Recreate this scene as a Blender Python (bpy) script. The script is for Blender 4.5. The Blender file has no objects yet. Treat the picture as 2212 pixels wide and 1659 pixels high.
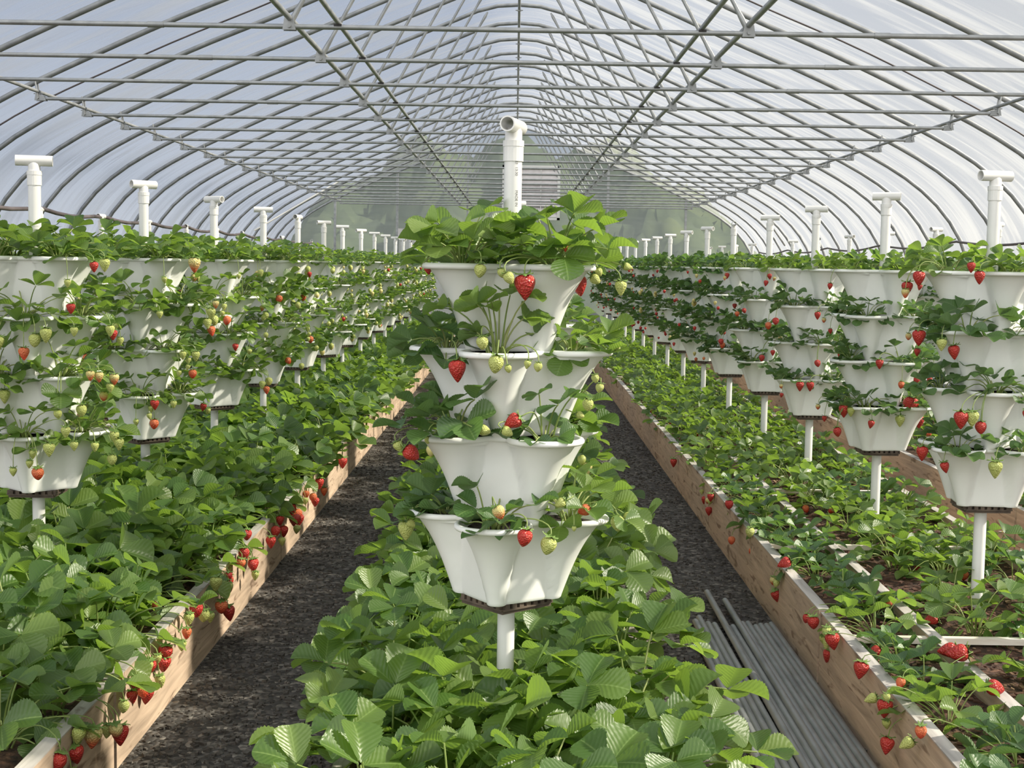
import bpy, math, random
import numpy as np
from mathutils import Vector, Matrix

SC = bpy.context.scene
COL = SC.collection
PI = math.pi
rnd = random.Random(7)
NP = np.array

# ------------------------------------------------------------------ camera
F_PX, W_PX, H_PX = 3000.0, 2212.0, 1659.0
EYE = 1.27
VPX, VPY, ROLL = 1113.0, 570.0, 0.016
cy = Vector(((VPX - W_PX / 2) / F_PX, (H_PX / 2 - VPY) / F_PX, -1.0)).normalized()
cz = Vector((math.sin(ROLL), math.cos(ROLL), 0.0))
cz = (cz - cy * cz.dot(cy)).normalized()
cx = cy.cross(cz)
ROT = Matrix((cx, cy, cz))                      # camera -> world
cam_d = bpy.data.cameras.new('camera')
cam = bpy.data.objects.new('camera', cam_d)
COL.objects.link(cam)
cam.matrix_world = Matrix.Translation((0, 0, EYE)) @ ROT.to_4x4()
cam_d.sensor_fit = 'HORIZONTAL'
cam_d.sensor_width = 36.0
cam_d.lens = 36.0 * F_PX / W_PX
cam_d.clip_start, cam_d.clip_end = 0.05, 500
SC.camera = cam


def ray(px, py):
    d = ROT @ Vector(((px - W_PX / 2) / F_PX, (H_PX / 2 - py) / F_PX, -1.0))
    return d


def at(px, py, D):
    d = ray(px, py)
    return Vector((0, 0, EYE)) + d * (D / d.y)


def at_x(px, py, X):
    d = ray(px, py)
    return Vector((0, 0, EYE)) + d * (X / d.x)


def at_z(px, py, Z):
    d = ray(px, py)
    return Vector((0, 0, EYE)) + d * ((Z - EYE) / d.z)


# ------------------------------------------------------------------ materials
def new_mat(name):
    m = bpy.data.materials.new(name)
    m.use_nodes = True
    nt = m.node_tree
    nt.nodes.clear()
    out = nt.nodes.new('ShaderNodeOutputMaterial')
    return m, nt, out


def N(nt, typ, **kw):
    n = nt.nodes.new(typ)
    for k, v in kw.items():
        if k in ('operation', 'blend_type', 'data_type', 'feature', 'noise_dimensions', 'interpolation', 'distance'):
            setattr(n, k, v)
        else:
            n.inputs[k].default_value = v
    return n


def ramp(nt, src, stops):
    r = nt.nodes.new('ShaderNodeValToRGB')
    el = r.color_ramp.elements
    while len(el) < len(stops):
        el.new(0.5)
    for e, (p, c) in zip(el, stops):
        e.position = p
        e.color = (c[0], c[1], c[2], 1)
    nt.links.new(src, r.inputs['Fac'])
    return r.outputs['Color']


def coords(nt, kind='Object', scale=(1, 1, 1)):
    tc = nt.nodes.new('ShaderNodeTexCoord')
    mp = nt.nodes.new('ShaderNodeMapping')
    mp.inputs['Scale'].default_value = scale
    nt.links.new(tc.outputs[kind], mp.inputs['Vector'])
    return mp.outputs['Vector']


def pmat(name, stops, rough=0.5, metal=0.0, scale=8.0, detail=4.0, bump=0.0, bscale=None, stretch=(1, 1, 1), spec=0.5, kind='Object'):
    """A noise-coloured principled material."""
    m, nt, out = new_mat(name)
    b = N(nt, 'ShaderNodeBsdfPrincipled', Roughness=rough, Metallic=metal)
    b.inputs['Specular IOR Level'].default_value = spec
    v = coords(nt, kind, stretch)
    nz = N(nt, 'ShaderNodeTexNoise', Scale=scale, Detail=detail)
    nt.links.new(v, nz.inputs['Vector'])
    nt.links.new(ramp(nt, nz.outputs['Fac'], stops), b.inputs['Base Color'])
    if bump:
        n2 = N(nt, 'ShaderNodeTexNoise', Scale=bscale or scale * 4, Detail=5)
        nt.links.new(v, n2.inputs['Vector'])
        bp = N(nt, 'ShaderNodeBump', Strength=bump, Distance=0.01)
        nt.links.new(n2.outputs['Fac'], bp.inputs['Height'])
        nt.links.new(bp.outputs['Normal'], b.inputs['Normal'])
    nt.links.new(b.outputs['BSDF'], out.inputs['Surface'])
    return m


M = {}
M['pot'] = pmat('white_plastic', [(0.3, (0.80, 0.81, 0.78)), (0.62, (0.87, 0.875, 0.85)), (0.8, (0.76, 0.765, 0.72))], rough=0.42, scale=5, detail=6)
M['pvc'] = pmat('pvc', [(0.3, (0.72, 0.715, 0.69)), (0.7, (0.80, 0.79, 0.77))], rough=0.32, scale=9)
M['steel'] = pmat('galvanised_steel', [(0.3, (0.28, 0.29, 0.295)), (0.7, (0.43, 0.44, 0.445))], rough=0.42, metal=0.5, scale=14, detail=6)
M['hoop_steel'] = pmat('galvanised_hoop', [(0.3, (0.22, 0.23, 0.24)), (0.7, (0.36, 0.365, 0.37))], rough=0.5, metal=0.35, scale=14, detail=6)
M['pipe'] = pmat('weathered_conduit', [(0.3, (0.17, 0.18, 0.18)), (0.55, (0.27, 0.28, 0.275)), (0.75, (0.20, 0.195, 0.18))], rough=0.5, metal=0.35, scale=9, detail=8, stretch=(3, .6, 3))
M['black'] = pmat('black_plastic', [(0.3, (0.02, 0.02, 0.02)), (0.7, (0.045, 0.04, 0.04))], rough=0.5)
M['hose'] = pmat('grey_hose', [(0.3, (0.075, 0.06, 0.06)), (0.7, (0.12, 0.10, 0.10))], rough=0.5)
M['plate'] = pmat('brown_plate', [(0.3, (0.055, 0.04, 0.03)), (0.7, (0.15, 0.11, 0.08))], rough=0.75, scale=20)
M['potsoil'] = pmat('potting_mix', [(0.35, (0.012, 0.009, 0.007)), (0.6, (0.04, 0.026, 0.018)), (0.8, (0.10, 0.065, 0.04))], rough=0.95, scale=120, bump=0.8)
M['soil'] = pmat('mulched_soil', [(0.3, (0.018, 0.010, 0.007)), (0.5, (0.065, 0.032, 0.02)), (0.68, (0.15, 0.075, 0.045)), (0.82, (0.27, 0.17, 0.10))], rough=0.95, scale=45, detail=8, bump=1.0, bscale=70)
M['chip'] = pmat('mulch_chip', [(0.3, (0.03, 0.013, 0.009)), (0.5, (0.10, 0.045, 0.027)), (0.68, (0.28, 0.19, 0.11))], rough=0.9, scale=9, kind='Object')
M['brace'] = pmat('pale_slat', [(0.3, (0.62, 0.55, 0.46)), (0.7, (0.80, 0.75, 0.67))], rough=0.7, scale=10, stretch=(1, 6, 6))
M['petal'] = pmat('petal', [(0.3, (0.85, 0.85, 0.80)), (0.7, (0.92, 0.92, 0.90))], rough=0.6)
M['pollen'] = pmat('flower_centre', [(0.3, (0.55, 0.42, 0.04)), (0.7, (0.75, 0.6, 0.08))], rough=0.8)
M['calyx'] = pmat('calyx', [(0.3, (0.10, 0.17, 0.035)), (0.7, (0.19, 0.29, 0.07))], rough=0.6, scale=30)
M['ink'] = pmat('pipe_print', [(0.3, (0.10, 0.10, 0.10)), (0.7, (0.18, 0.18, 0.18))], rough=0.6)
M['louvre'] = pmat('vent_blade', [(0.3, (0.62, 0.58, 0.58)), (0.7, (0.74, 0.70, 0.70))], rough=0.5)
M['panel'] = pmat('painted_panel', [(0.3, (0.50, 0.51, 0.49)), (0.7, (0.58, 0.59, 0.57))], rough=0.6)


def stem_mat():
    m, nt, out = new_mat('leaf_stalk')
    b = N(nt, 'ShaderNodeBsdfPrincipled', Roughness=0.5)
    g = nt.nodes.new('ShaderNodeNewGeometry')
    nt.links.new(ramp(nt, g.outputs['Random Per Island'], [(0.0, (0.17, 0.26, 0.06)), (0.6, (0.30, 0.38, 0.12)), (1.0, (0.40, 0.42, 0.17))]), b.inputs['Base Color'])
    t = N(nt, 'ShaderNodeBsdfTranslucent', Color=(0.5, 0.6, 0.16, 1))
    mx = N(nt, 'ShaderNodeMixShader', Fac=0.25)
    nt.links.new(b.outputs[0], mx.inputs[1])
    nt.links.new(t.outputs[0], mx.inputs[2])
    nt.links.new(mx.outputs[0], out.inputs['Surface'])
    return m


def leaf_mat(name, dark, mid, light, trans, tfac=0.36):
    m, nt, out = new_mat(name)
    L = nt.links
    g = nt.nodes.new('ShaderNodeNewGeometry')
    oi = nt.nodes.new('ShaderNodeObjectInfo')
    add = N(nt, 'ShaderNodeMath', operation='ADD')
    L.new(g.outputs['Random Per Island'], add.inputs[0])
    mu = N(nt, 'ShaderNodeMath', operation='MULTIPLY')
    mu.inputs[1].default_value = 0.35
    L.new(oi.outputs['Random'], mu.inputs[0])
    L.new(mu.outputs[0], add.inputs[1])
    sc = N(nt, 'ShaderNodeMath', operation='MULTIPLY')
    sc.inputs[1].default_value = 0.74
    L.new(add.outputs[0], sc.inputs[0])
    col = ramp(nt, sc.outputs[0], [(0.0, dark), (0.5, mid), (1.0, light)])
    # veins from the leaf's own UV: u across, v along
    uv = nt.nodes.new('ShaderNodeTexCoord')
    sp = nt.nodes.new('ShaderNodeSeparateXYZ')
    L.new(uv.outputs['UV'], sp.inputs[0])
    a1 = N(nt, 'ShaderNodeMath', operation='SUBTRACT'); a1.inputs[1].default_value = 0.5
    L.new(sp.outputs['X'], a1.inputs[0])
    ab = N(nt, 'ShaderNodeMath', operation='ABSOLUTE'); L.new(a1.outputs[0], ab.inputs[0])
    m1 = N(nt, 'ShaderNodeMath', operation='MULTIPLY'); m1.inputs[1].default_value = -30.0
    L.new(ab.outputs[0], m1.inputs[0])
    m2 = N(nt, 'ShaderNodeMath', operation='MULTIPLY_ADD'); m2.inputs[1].default_value = 50.0
    L.new(sp.outputs['Y'], m2.inputs[0]); L.new(m1.outputs[0], m2.inputs[2])
    sn = N(nt, 'ShaderNodeMath', operation='SINE'); L.new(m2.outputs[0], sn.inputs[0])
    mid_r = ramp(nt, ab.outputs[0], [(0.0, (1, 1, 1)), (0.035, (0, 0, 0))])
    mixv = N(nt, 'ShaderNodeMath', operation='MULTIPLY_ADD'); mixv.inputs[1].default_value = 0.5; mixv.inputs[2].default_value = 0.5
    L.new(sn.outputs[0], mixv.inputs[0])
    bump = N(nt, 'ShaderNodeBump', Strength=0.17, Distance=0.004)
    L.new(mixv.outputs[0], bump.inputs['Height'])
    # underside paler
    back = N(nt, 'ShaderNodeMixRGB', blend_type='MIX')
    back.inputs['Color2'].default_value = (0.20, 0.30, 0.15, 1)
    bf = N(nt, 'ShaderNodeMath', operation='MULTIPLY'); bf.inputs[1].default_value = 0.6
    L.new(g.outputs['Backfacing'], bf.inputs[0])
    L.new(bf.outputs[0], back.inputs['Fac']); L.new(col, back.inputs['Color1'])
    vm = N(nt, 'ShaderNodeMixRGB', blend_type='MIX'); vm.inputs['Color2'].default_value = (0.30, 0.42, 0.14, 1)
    vf = N(nt, 'ShaderNodeMath', operation='MULTIPLY'); vf.inputs[1].default_value = 0.45
    L.new(mid_r, vf.inputs[0]); L.new(vf.outputs[0], vm.inputs['Fac']); L.new(back.outputs[0], vm.inputs['Color1'])
    b = N(nt, 'ShaderNodeBsdfPrincipled', Roughness=0.40)
    b.inputs['Specular IOR Level'].default_value = 0.6
    L.new(vm.outputs[0], b.inputs['Base Color']); L.new(bump.outputs[0], b.inputs['Normal'])
    t = N(nt, 'ShaderNodeBsdfTranslucent', Color=(*trans, 1))
    L.new(bump.outputs[0], t.inputs['Normal'])
    mx = N(nt, 'ShaderNodeMixShader', Fac=tfac)
    L.new(b.outputs[0], mx.inputs[1]); L.new(t.outputs[0], mx.inputs[2])
    L.new(mx.outputs[0], out.inputs['Surface'])
    return m


M['stem'] = stem_mat()
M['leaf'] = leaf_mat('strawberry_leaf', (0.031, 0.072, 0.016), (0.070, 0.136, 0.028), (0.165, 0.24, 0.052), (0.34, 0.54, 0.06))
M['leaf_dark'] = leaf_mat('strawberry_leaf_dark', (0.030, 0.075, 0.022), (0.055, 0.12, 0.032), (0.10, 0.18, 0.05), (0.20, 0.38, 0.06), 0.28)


def berry_mat(name, tip, top, seed, grad):
    m, nt, out = new_mat(name)
    L = nt.links
    tc = nt.nodes.new('ShaderNodeTexCoord')
    sp = nt.nodes.new('ShaderNodeSeparateXYZ')
    L.new(tc.outputs['Object'], sp.inputs[0])
    nz = N(nt, 'ShaderNodeTexNoise', Scale=1.3, Detail=2)
    L.new(tc.outputs['Object'], nz.inputs['Vector'])
    a = N(nt, 'ShaderNodeMath', operation='MULTIPLY_ADD'); a.inputs[1].default_value = 0.5
    L.new(nz.outputs['Fac'], a.inputs[0]); L.new(sp.outputs['Z'], a.inputs[2])
    base = ramp(nt, a.outputs[0], [(0.0, tip), (0.0 + 0.01, tip), (0.99, top)] if not grad else [(0.0, tip), (0.25, tip), (0.7, top)])
    # z runs -1 (tip) .. 0 (shoulder): shift into 0..1
    a2 = N(nt, 'ShaderNodeMath', operation='ADD'); a2.inputs[1].default_value = 0.75
    L.new(a.outputs[0], a2.inputs[0])
    r = nt.nodes[-1]
    for n in nt.nodes:
        if n.type == 'VALTORGB':
            for l in list(n.inputs['Fac'].links):
                L.remove(l)
            L.new(a2.outputs[0], n.inputs['Fac'])
            last = n
    vo = N(nt, 'ShaderNodeTexVoronoi', Scale=11.0)
    L.new(tc.outputs['Object'], vo.inputs['Vector'])
    sm = ramp(nt, vo.outputs['Distance'], [(0.0, (1, 1, 1)), (0.14, (1, 1, 1)), (0.24, (0, 0, 0))])
    mx = N(nt, 'ShaderNodeMixRGB', blend_type='MIX'); mx.inputs['Color2'].default_value = (*seed, 1)
    fm = N(nt, 'ShaderNodeMath', operation='MULTIPLY'); fm.inputs[1].default_value = 0.75
    L.new(sm, fm.inputs[0]); L.new(fm.outputs[0], mx.inputs['Fac']); L.new(last.outputs['Color'], mx.inputs['Color1'])
    bp = N(nt, 'ShaderNodeBump', Strength=0.35, Distance=0.04)
    L.new(vo.outputs['Distance'], bp.inputs['Height'])
    b = N(nt, 'ShaderNodeBsdfPrincipled', Roughness=0.40)
    b.inputs['Subsurface Weight'].default_value = 0.0
    L.new(mx.outputs[0], b.inputs['Base Color']); L.new(bp.outputs[0], b.inputs['Normal'])
    L.new(b.outputs[0], out.inputs['Surface'])
    return m


M['ripe'] = berry_mat('ripe_berry', (0.40, 0.020, 0.018), (0.46, 0.035, 0.026), (0.52, 0.20, 0.06), False)
M['green'] = berry_mat('unripe_berry', (0.50, 0.53, 0.17), (0.42, 0.47, 0.13), (0.30, 0.30, 0.05), False)
M['blush'] = berry_mat('half_ripe_berry', (0.62, 0.12, 0.05), (0.60, 0.52, 0.20), (0.45, 0.30, 0.07), True)
M['orange'] = berry_mat('turning_berry', (0.66, 0.07, 0.03), (0.64, 0.16, 0.06), (0.6, 0.3, 0.08), True)


def gravel_mat():
    m, nt, out = new_mat('crushed_gravel')
    L = nt.links
    v = coords(nt, 'Object')
    vo = N(nt, 'ShaderNodeTexVoronoi', Scale=60.0)
    L.new(v, vo.inputs['Vector'])
    big = N(nt, 'ShaderNodeTexNoise', Scale=1.6, Detail=5)
    L.new(v, big.inputs['Vector'])
    sp = nt.nodes.new('ShaderNodeSeparateColor'); L.new(vo.outputs['Color'], sp.inputs[0])
    c1 = ramp(nt, sp.outputs[0], [(0.0, (0.03, 0.027, 0.024)), (0.5, (0.066, 0.061, 0.055)), (0.85, (0.12, 0.11, 0.098)), (1.0, (0.24, 0.22, 0.19))])
    mx = N(nt, 'ShaderNodeMixRGB', blend_type='MULTIPLY', Fac=0.8)
    L.new(c1, mx.inputs['Color1'])
    L.new(ramp(nt, big.outputs['Fac'], [(0.3, (0.55, 0.53, 0.52)), (0.6, (0.95, 0.95, 0.97)), (0.75, (1.0, 1.02, 1.06))]), mx.inputs['Color2'])
    b = N(nt, 'ShaderNodeBsdfPrincipled', Roughness=0.9)
    bp = N(nt, 'ShaderNodeBump', Strength=1.0, Distance=0.012)
    inv = N(nt, 'ShaderNodeMath', operation='SUBTRACT'); inv.inputs[0].default_value = 1.0
    L.new(vo.outputs['Distance'], inv.inputs[1]); L.new(inv.outputs[0], bp.inputs['Height'])
    L.new(mx.outputs[0], b.inputs['Base Color']); L.new(bp.outputs[0], b.inputs['Normal'])
    L.new(b.outputs[0], out.inputs['Surface'])
    return m


def wood_mat(name, tint):
    m, nt, out = new_mat(name)
    L = nt.links
    v = coords(nt, 'Object', (14, 1.1, 14))
    nz = N(nt, 'ShaderNodeTexNoise', Scale=2.2, Detail=9, Distortion=1.2)
    L.new(v, nz.inputs['Vector'])
    c = ramp(nt, nz.outputs['Fac'], [(0.28, tuple(t * 0.72 for t in tint)), (0.5, tint), (0.72, tuple(min(1, t * 1.22) for t in tint))])
    v2 = coords(nt, 'Object', (4, 1.6, 9))
    n2 = N(nt, 'ShaderNodeTexNoise', Scale=2.6, Detail=6, Distortion=1.5)
    L.new(v2, n2.inputs['Vector'])
    st = ramp(nt, n2.outputs['Fac'], [(0.33, (0.34, 0.28, 0.24)), (0.42, (1, 1, 1)), (1.0, (1, 1, 1))])
    mx = N(nt, 'ShaderNodeMixRGB', blend_type='MULTIPLY', Fac=0.75)
    L.new(c, mx.inputs['Color1']); L.new(st, mx.inputs['Color2'])
    # weathered grey top edge (the sawn edge faces up)
    b = N(nt, 'ShaderNodeBsdfPrincipled', Roughness=0.75)
    b.inputs['Specular IOR Level'].default_value = 0.25
    bp = N(nt, 'ShaderNodeBump', Strength=0.35, Distance=0.006)
    L.new(nz.outputs['Fac'], bp.inputs['Height']); L.new(bp.outputs[0], b.inputs['Normal'])
    L.new(mx.outputs[0], b.inputs['Base Color'])
    L.new(b.outputs[0], out.inputs['Surface'])
    return m


M['gravel'] = gravel_mat()
M['wood'] = wood_mat('cedar_board', (0.50, 0.375, 0.275))
M['wood_edge'] = wood_mat('weathered_edge', (0.46, 0.43, 0.40))


def cover_mat(name, clear, scatter_col, streak=True, op=0.0):
    """Greenhouse film: part clear, part scattering light through."""
    m, nt, out = new_mat(name)
    L = nt.links
    v = coords(nt, 'UV', (1, 1, 1))
    mp = nt.nodes.new('ShaderNodeMapping')
    mp.inputs['Rotation'].default_value = (0, 0, 0.42)
    mp.inputs['Scale'].default_value = (0.5, 3.2, 1)
    L.new(v, mp.inputs['Vector'])
    n1 = N(nt, 'ShaderNodeTexNoise', Scale=1.1, Detail=5, Distortion=0.7)
    L.new(mp.outputs[0], n1.inputs['Vector'])
    n2 = N(nt, 'ShaderNodeTexNoise', Scale=0.5, Detail=3)
    L.new(v, n2.inputs['Vector'])
    tr = N(nt, 'ShaderNodeBsdfTransparent', Color=(0.93, 0.95, 0.97, 1))
    tl = N(nt, 'ShaderNodeBsdfTranslucent', Color=(*scatter_col, 1))
    df = N(nt, 'ShaderNodeBsdfDiffuse', Color=(0.70, 0.73, 0.78, 1))
    bp = N(nt, 'ShaderNodeBump', Strength=0.4 if streak else 0.1, Distance=0.1)
    L.new(n1.outputs['Fac'], bp.inputs['Height'])
    L.new(bp.outputs[0], tl.inputs['Normal']); L.new(bp.outputs[0], df.inputs['Normal'])
    mx1 = N(nt, 'ShaderNodeMixShader', Fac=0.22)
    L.new(tl.outputs[0], mx1.inputs[1]); L.new(df.outputs[0], mx1.inputs[2])
    # haze share: light and dark of folds painted as streaks along the pull lines
    ad = N(nt, 'ShaderNodeMath', operation='MULTIPLY_ADD'); ad.inputs[1].default_value = 0.30
    L.new(n2.outputs['Fac'], ad.inputs[0])
    mpb = nt.nodes.new('ShaderNodeMapping')
    mpb.inputs['Rotation'].default_value = (0, 0, -0.75)
    mpb.inputs['Scale'].default_value = (0.55, 4.6, 1)
    L.new(v, mpb.inputs['Vector'])
    n3 = N(nt, 'ShaderNodeTexNoise', Scale=1.3, Detail=4, Distortion=0.9)
    L.new(mpb.outputs[0], n3.inputs['Vector'])
    sA = ramp(nt, n1.outputs['Fac'], [(0.47, (0, 0, 0)), (0.66, (1, 1, 1))])
    sB = ramp(nt, n3.outputs['Fac'], [(0.50, (0, 0, 0)), (0.66, (1, 1, 1))])
    sm2 = N(nt, 'ShaderNodeMixRGB', blend_type='LIGHTEN', Fac=1.0)
    L.new(sA, sm2.inputs['Color1']); L.new(sB, sm2.inputs['Color2'])
    s1 = sm2.outputs[0]
    sm = N(nt, 'ShaderNodeMath', operation='MULTIPLY_ADD')
    sm.inputs[1].default_value = 0.34 if streak else 0.05
    sm.inputs[2].default_value = (1 - clear) - 0.25
    L.new(s1, sm.inputs[0]); L.new(sm.outputs[0], ad.inputs[2])
    cl = N(nt, 'ShaderNodeClamp'); L.new(ad.outputs[0], cl.inputs['Value'])
    mx = nt.nodes.new('ShaderNodeMixShader')
    L.new(cl.outputs[0], mx.inputs['Fac']); L.new(tr.outputs[0], mx.inputs[1]); L.new(mx1.outputs[0], mx.inputs[2])
    L.new(mx.outputs[0], out.inputs['Surface'])
    return m


M['film'] = cover_mat('greenhouse_film', 0.60, (0.36, 0.375, 0.40))
M['end_film'] = cover_mat('end_wall_film', 0.40, (0.60, 0.64, 0.58), streak=False)
M['hill'] = pmat('wooded_slope', [(0.3, (0.025, 0.04, 0.018)), (0.5, (0.05, 0.075, 0.03)), (0.66, (0.09, 0.115, 0.045)), (0.78, (0.035, 0.055, 0.022))], rough=0.95, scale=0.7, detail=6)
M['grass'] = pmat('gravel_yard', [(0.3, (0.13, 0.13, 0.13)), (0.7, (0.20, 0.20, 0.20))], rough=0.95, scale=0.6)


# ------------------------------------------------------------------ mesh builder
class MB:
    def __init__(s):
        s.v, s.f, s.uv, s.mi, s.n = [], [], [], [], 0

    def add(s, v, f, uv=None, mi=0):
        v = np.asarray(v, dtype=np.float64).reshape(-1, 3)
        if isinstance(f, np.ndarray):
            s.f.append((f.astype(np.int64) + s.n))
            nf = len(f)
        else:
            by = {}
            for q in f:
                by.setdefault(len(q), []).append(q)
            nf = 0
            for k, qs in by.items():
                s.f.append(np.array(qs, dtype=np.int64) + s.n)
                nf += len(qs)
        s.v.append(v)
        s.uv.append(np.zeros((len(v), 2)) if uv is None else np.asarray(uv, dtype=np.float64))
        s.mi.append(np.full(nf, mi, dtype=np.int32) if np.isscalar(mi) else np.asarray(mi, dtype=np.int32))
        s.n += len(v)

    def box(s, lo, hi, mi=0):
        x0, y0, z0 = lo; x1, y1, z1 = hi
        v = [(x0, y0, z0), (x1, y0, z0), (x1, y1, z0), (x0, y1, z0), (x0, y0, z1), (x1, y0, z1), (x1, y1, z1), (x0, y1, z1)]
        s.add(v, [(0, 3, 2, 1), (4, 5, 6, 7), (0, 1, 5, 4), (1, 2, 6, 5), (2, 3, 7, 6), (3, 0, 4, 7)], None, mi)

    def tube(s, pts, r, n=8, cap=True, mi=0):
        v, f = tube_arrays(pts, r, n)
        s.add(v, f, None, mi)
        if cap:
            k = len(pts)
            s.add(v[:n], [tuple(range(n - 1, -1, -1))], None, mi)
            s.add(v[(k - 1) * n:], [tuple(range(n))], None, mi)

    def pipe(s, p0, p1, r, ri, n=16, mi=0):
        """hollow straight pipe"""
        a, fa = tube_arrays([p0, p1], r, n)
        b, fb = tube_arrays([p0, p1], ri, n)
        s.add(np.vstack([a, b]), np.vstack([fa, fb[:, ::-1] + len(a)]), None, mi)
        for e in (0, 1):
            ring = np.vstack([a[e * n:(e + 1) * n], b[e * n:(e + 1) * n]])
            q = [(i, (i + 1) % n, n + (i + 1) % n, n + i) for i in range(n)]
            s.add(ring, [t[::-1] for t in q] if e == 0 else q, None, mi)

    def lathe(s, prof, n=16, c=(0, 0, 0), mi=0, cap=False):
        a = np.linspace(0, 2 * PI, n, endpoint=False)
        v = [(c[0] + r * math.cos(t), c[1] + r * math.sin(t), c[2] + z) for r, z in prof for t in a]
        f = [(i * n + j, i * n + (j + 1) % n, (i + 1) * n + (j + 1) % n, (i + 1) * n + j) for i in range(len(prof) - 1) for j in range(n)]
        s.add(v, f, None, mi)
        if cap:
            s.add(v[:n], [tuple(range(n - 1, -1, -1))], None, mi)
            s.add(v[-n:], [tuple(range(n))], None, mi)

    def mesh(s, name, mats, smooth=True):
        me = bpy.data.meshes.new(name)
        v = np.vstack(s.v)
        uv = np.vstack(s.uv)
        loops = np.concatenate([f.ravel() for f in s.f])
        sizes = np.concatenate([np.full(len(f), f.shape[1]) for f in s.f])
        starts = np.concatenate([[0], np.cumsum(sizes)[:-1]])
        me.vertices.add(len(v)); me.vertices.foreach_set('co', v.ravel().astype(np.float32))
        me.loops.add(len(loops)); me.loops.foreach_set('vertex_index', loops.astype(np.int32))
        me.polygons.add(len(sizes)); me.polygons.foreach_set('loop_start', starts.astype(np.int32))
        me.polygons.foreach_set('loop_total', sizes.astype(np.int32))
        mi = np.concatenate(s.mi)
        me.polygons.foreach_set('material_index', mi)
        me.polygons.foreach_set('use_smooth', np.full(len(sizes), smooth))
        l = me.uv_layers.new(name='UVMap')
        l.data.foreach_set('uv', uv[loops].ravel().astype(np.float32))
        for m in (mats if isinstance(mats, (list, tuple)) else [mats]):
            me.materials.append(m)
        me.update(calc_edges=True)
        me.validate()
        return me


def tube_arrays(pts, r, n):
    P = np.asarray([tuple(p) for p in pts], dtype=np.float64)
    k = len(P)
    T = np.gradient(P, axis=0) if k > 2 else np.repeat((P[1] - P[0])[None], 2, 0)
    T /= np.linalg.norm(T, axis=1)[:, None] + 1e-12
    up = NP([0, 0, 1.0]) if abs(T[0][2]) < 0.9 else NP([1.0, 0, 0])
    rr = np.full(k, r) if np.isscalar(r) else np.asarray(r)
    a = np.linspace(0, 2 * PI, n, endpoint=False)
    V = []
    u = np.cross(up, T[0]); u /= np.linalg.norm(u)
    for i in range(k):
        u = u - T[i] * u.dot(T[i]); u /= np.linalg.norm(u) + 1e-12
        w = np.cross(T[i], u)
        V.append(P[i] + rr[i] * (np.cos(a)[:, None] * u + np.sin(a)[:, None] * w))
    i, j = np.meshgrid(np.arange(k - 1), np.arange(n), indexing='ij')
    j2 = (j + 1) % n
    Fq = np.stack([i * n + j, i * n + j2, (i + 1) * n + j2, (i + 1) * n + j], -1).reshape(-1, 4)
    return np.vstack(V), Fq


def bez(p0, p1, p2, n):
    t = np.linspace(0, 1, n)[:, None]
    p0, p1, p2 = (np.asarray(tuple(p), dtype=float) for p in (p0, p1, p2))
    return (1 - t) ** 2 * p0 + 2 * t * (1 - t) * p1 + t * t * p2


def bez3(p0, p1, p2, p3, n):
    t = np.linspace(0, 1, n)[:, None]
    p0, p1, p2, p3 = (np.asarray(tuple(p), dtype=float) for p in (p0, p1, p2, p3))
    return (1 - t) ** 3 * p0 + 3 * t * (1 - t) ** 2 * p1 + 3 * t * t * (1 - t) * p2 + t ** 3 * p3


# ------------------------------------------------------------------ objects
def obj(name, me, parent=None, mat=None):
    o = bpy.data.objects.new(name, me)
    COL.objects.link(o)
    if parent is not None:
        o.parent = parent
    if mat is not None:
        o.matrix_basis = mat
    return o


def tag(o, label, cat, group=None, kind=None):
    o['label'] = label
    o['category'] = cat
    if group:
        o['group'] = group
    if kind:
        o['kind'] = kind
    return o


def thing(name, label, cat, mat=None, group=None):
    o = bpy.data.objects.new(name, None)
    COL.objects.link(o)
    o.empty_display_size = 0.05
    if mat is not None:
        o.matrix_basis = mat
    return tag(o, label, cat, group)


def struct(name, me, parent=None):
    o = obj(name, me, parent)
    if parent is None:
        o['kind'] = 'structure'
    return o


def TR(loc, rz=0.0, sc=1.0):
    return Matrix.Translation(loc) @ Matrix.Rotation(rz, 4, 'Z') @ Matrix.Scale(sc, 4)


ORD = ['nearest', 'second', 'third', 'fourth', 'fifth', 'sixth', 'seventh', 'eighth', 'ninth', 'tenth', 'eleventh', 'twelfth', 'thirteenth', 'fourteenth',
       'fifteenth', 'sixteenth', 'seventeenth', 'eighteenth', 'nineteenth', 'twentieth', 'twenty-first', 'twenty-second', 'twenty-third', 'twenty-fourth', 'twenty-fifth', 'twenty-sixth']
TIER = ['top', 'second', 'third', 'lowest']

# ------------------------------------------------------------------ layout numbers
ROWX = 1.52
D0, STEP = 4.42, 1.32
END_D = 24.75
BOARD_L, BOARD_R, BOARD_IN, BOARD_R2, BED3 = -0.972, 0.948, 1.20, 1.84, 2.24
TOPZ = 0.23
SOILZ = 0.19
RIMZ = EYE - 0.004
TSP = 0.184

# ------------------------------------------------------------------ ground and shell
mb = MB(); mb.box((-4.35, -3.0, -0.3), (4.35, END_D, 0.0)); struct('floor', mb.mesh('floor', M['gravel'], False))
mb = MB(); mb.box((-90, -40, -0.5), (90, 120, -0.31)); struct('ground_outside', mb.mesh('ground_outside', M['grass'], False))

# hoop profile, heights above the eye
PROF = [(0, 2.37), (0.16, 2.362), (0.33, 2.325), (0.6, 2.215), (1.0, 2.05), (1.69, 1.75), (2.32, 1.49), (2.78, 1.28), (3.12, 1.12), (3.40, 0.975), (3.65, 0.82), (3.86, 0.65), (4.02, 0.47), (4.14, 0.28), (4.22, 0.06), (4.26, -0.2), (4.28, -0.6), (4.285, -1.27)]


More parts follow.
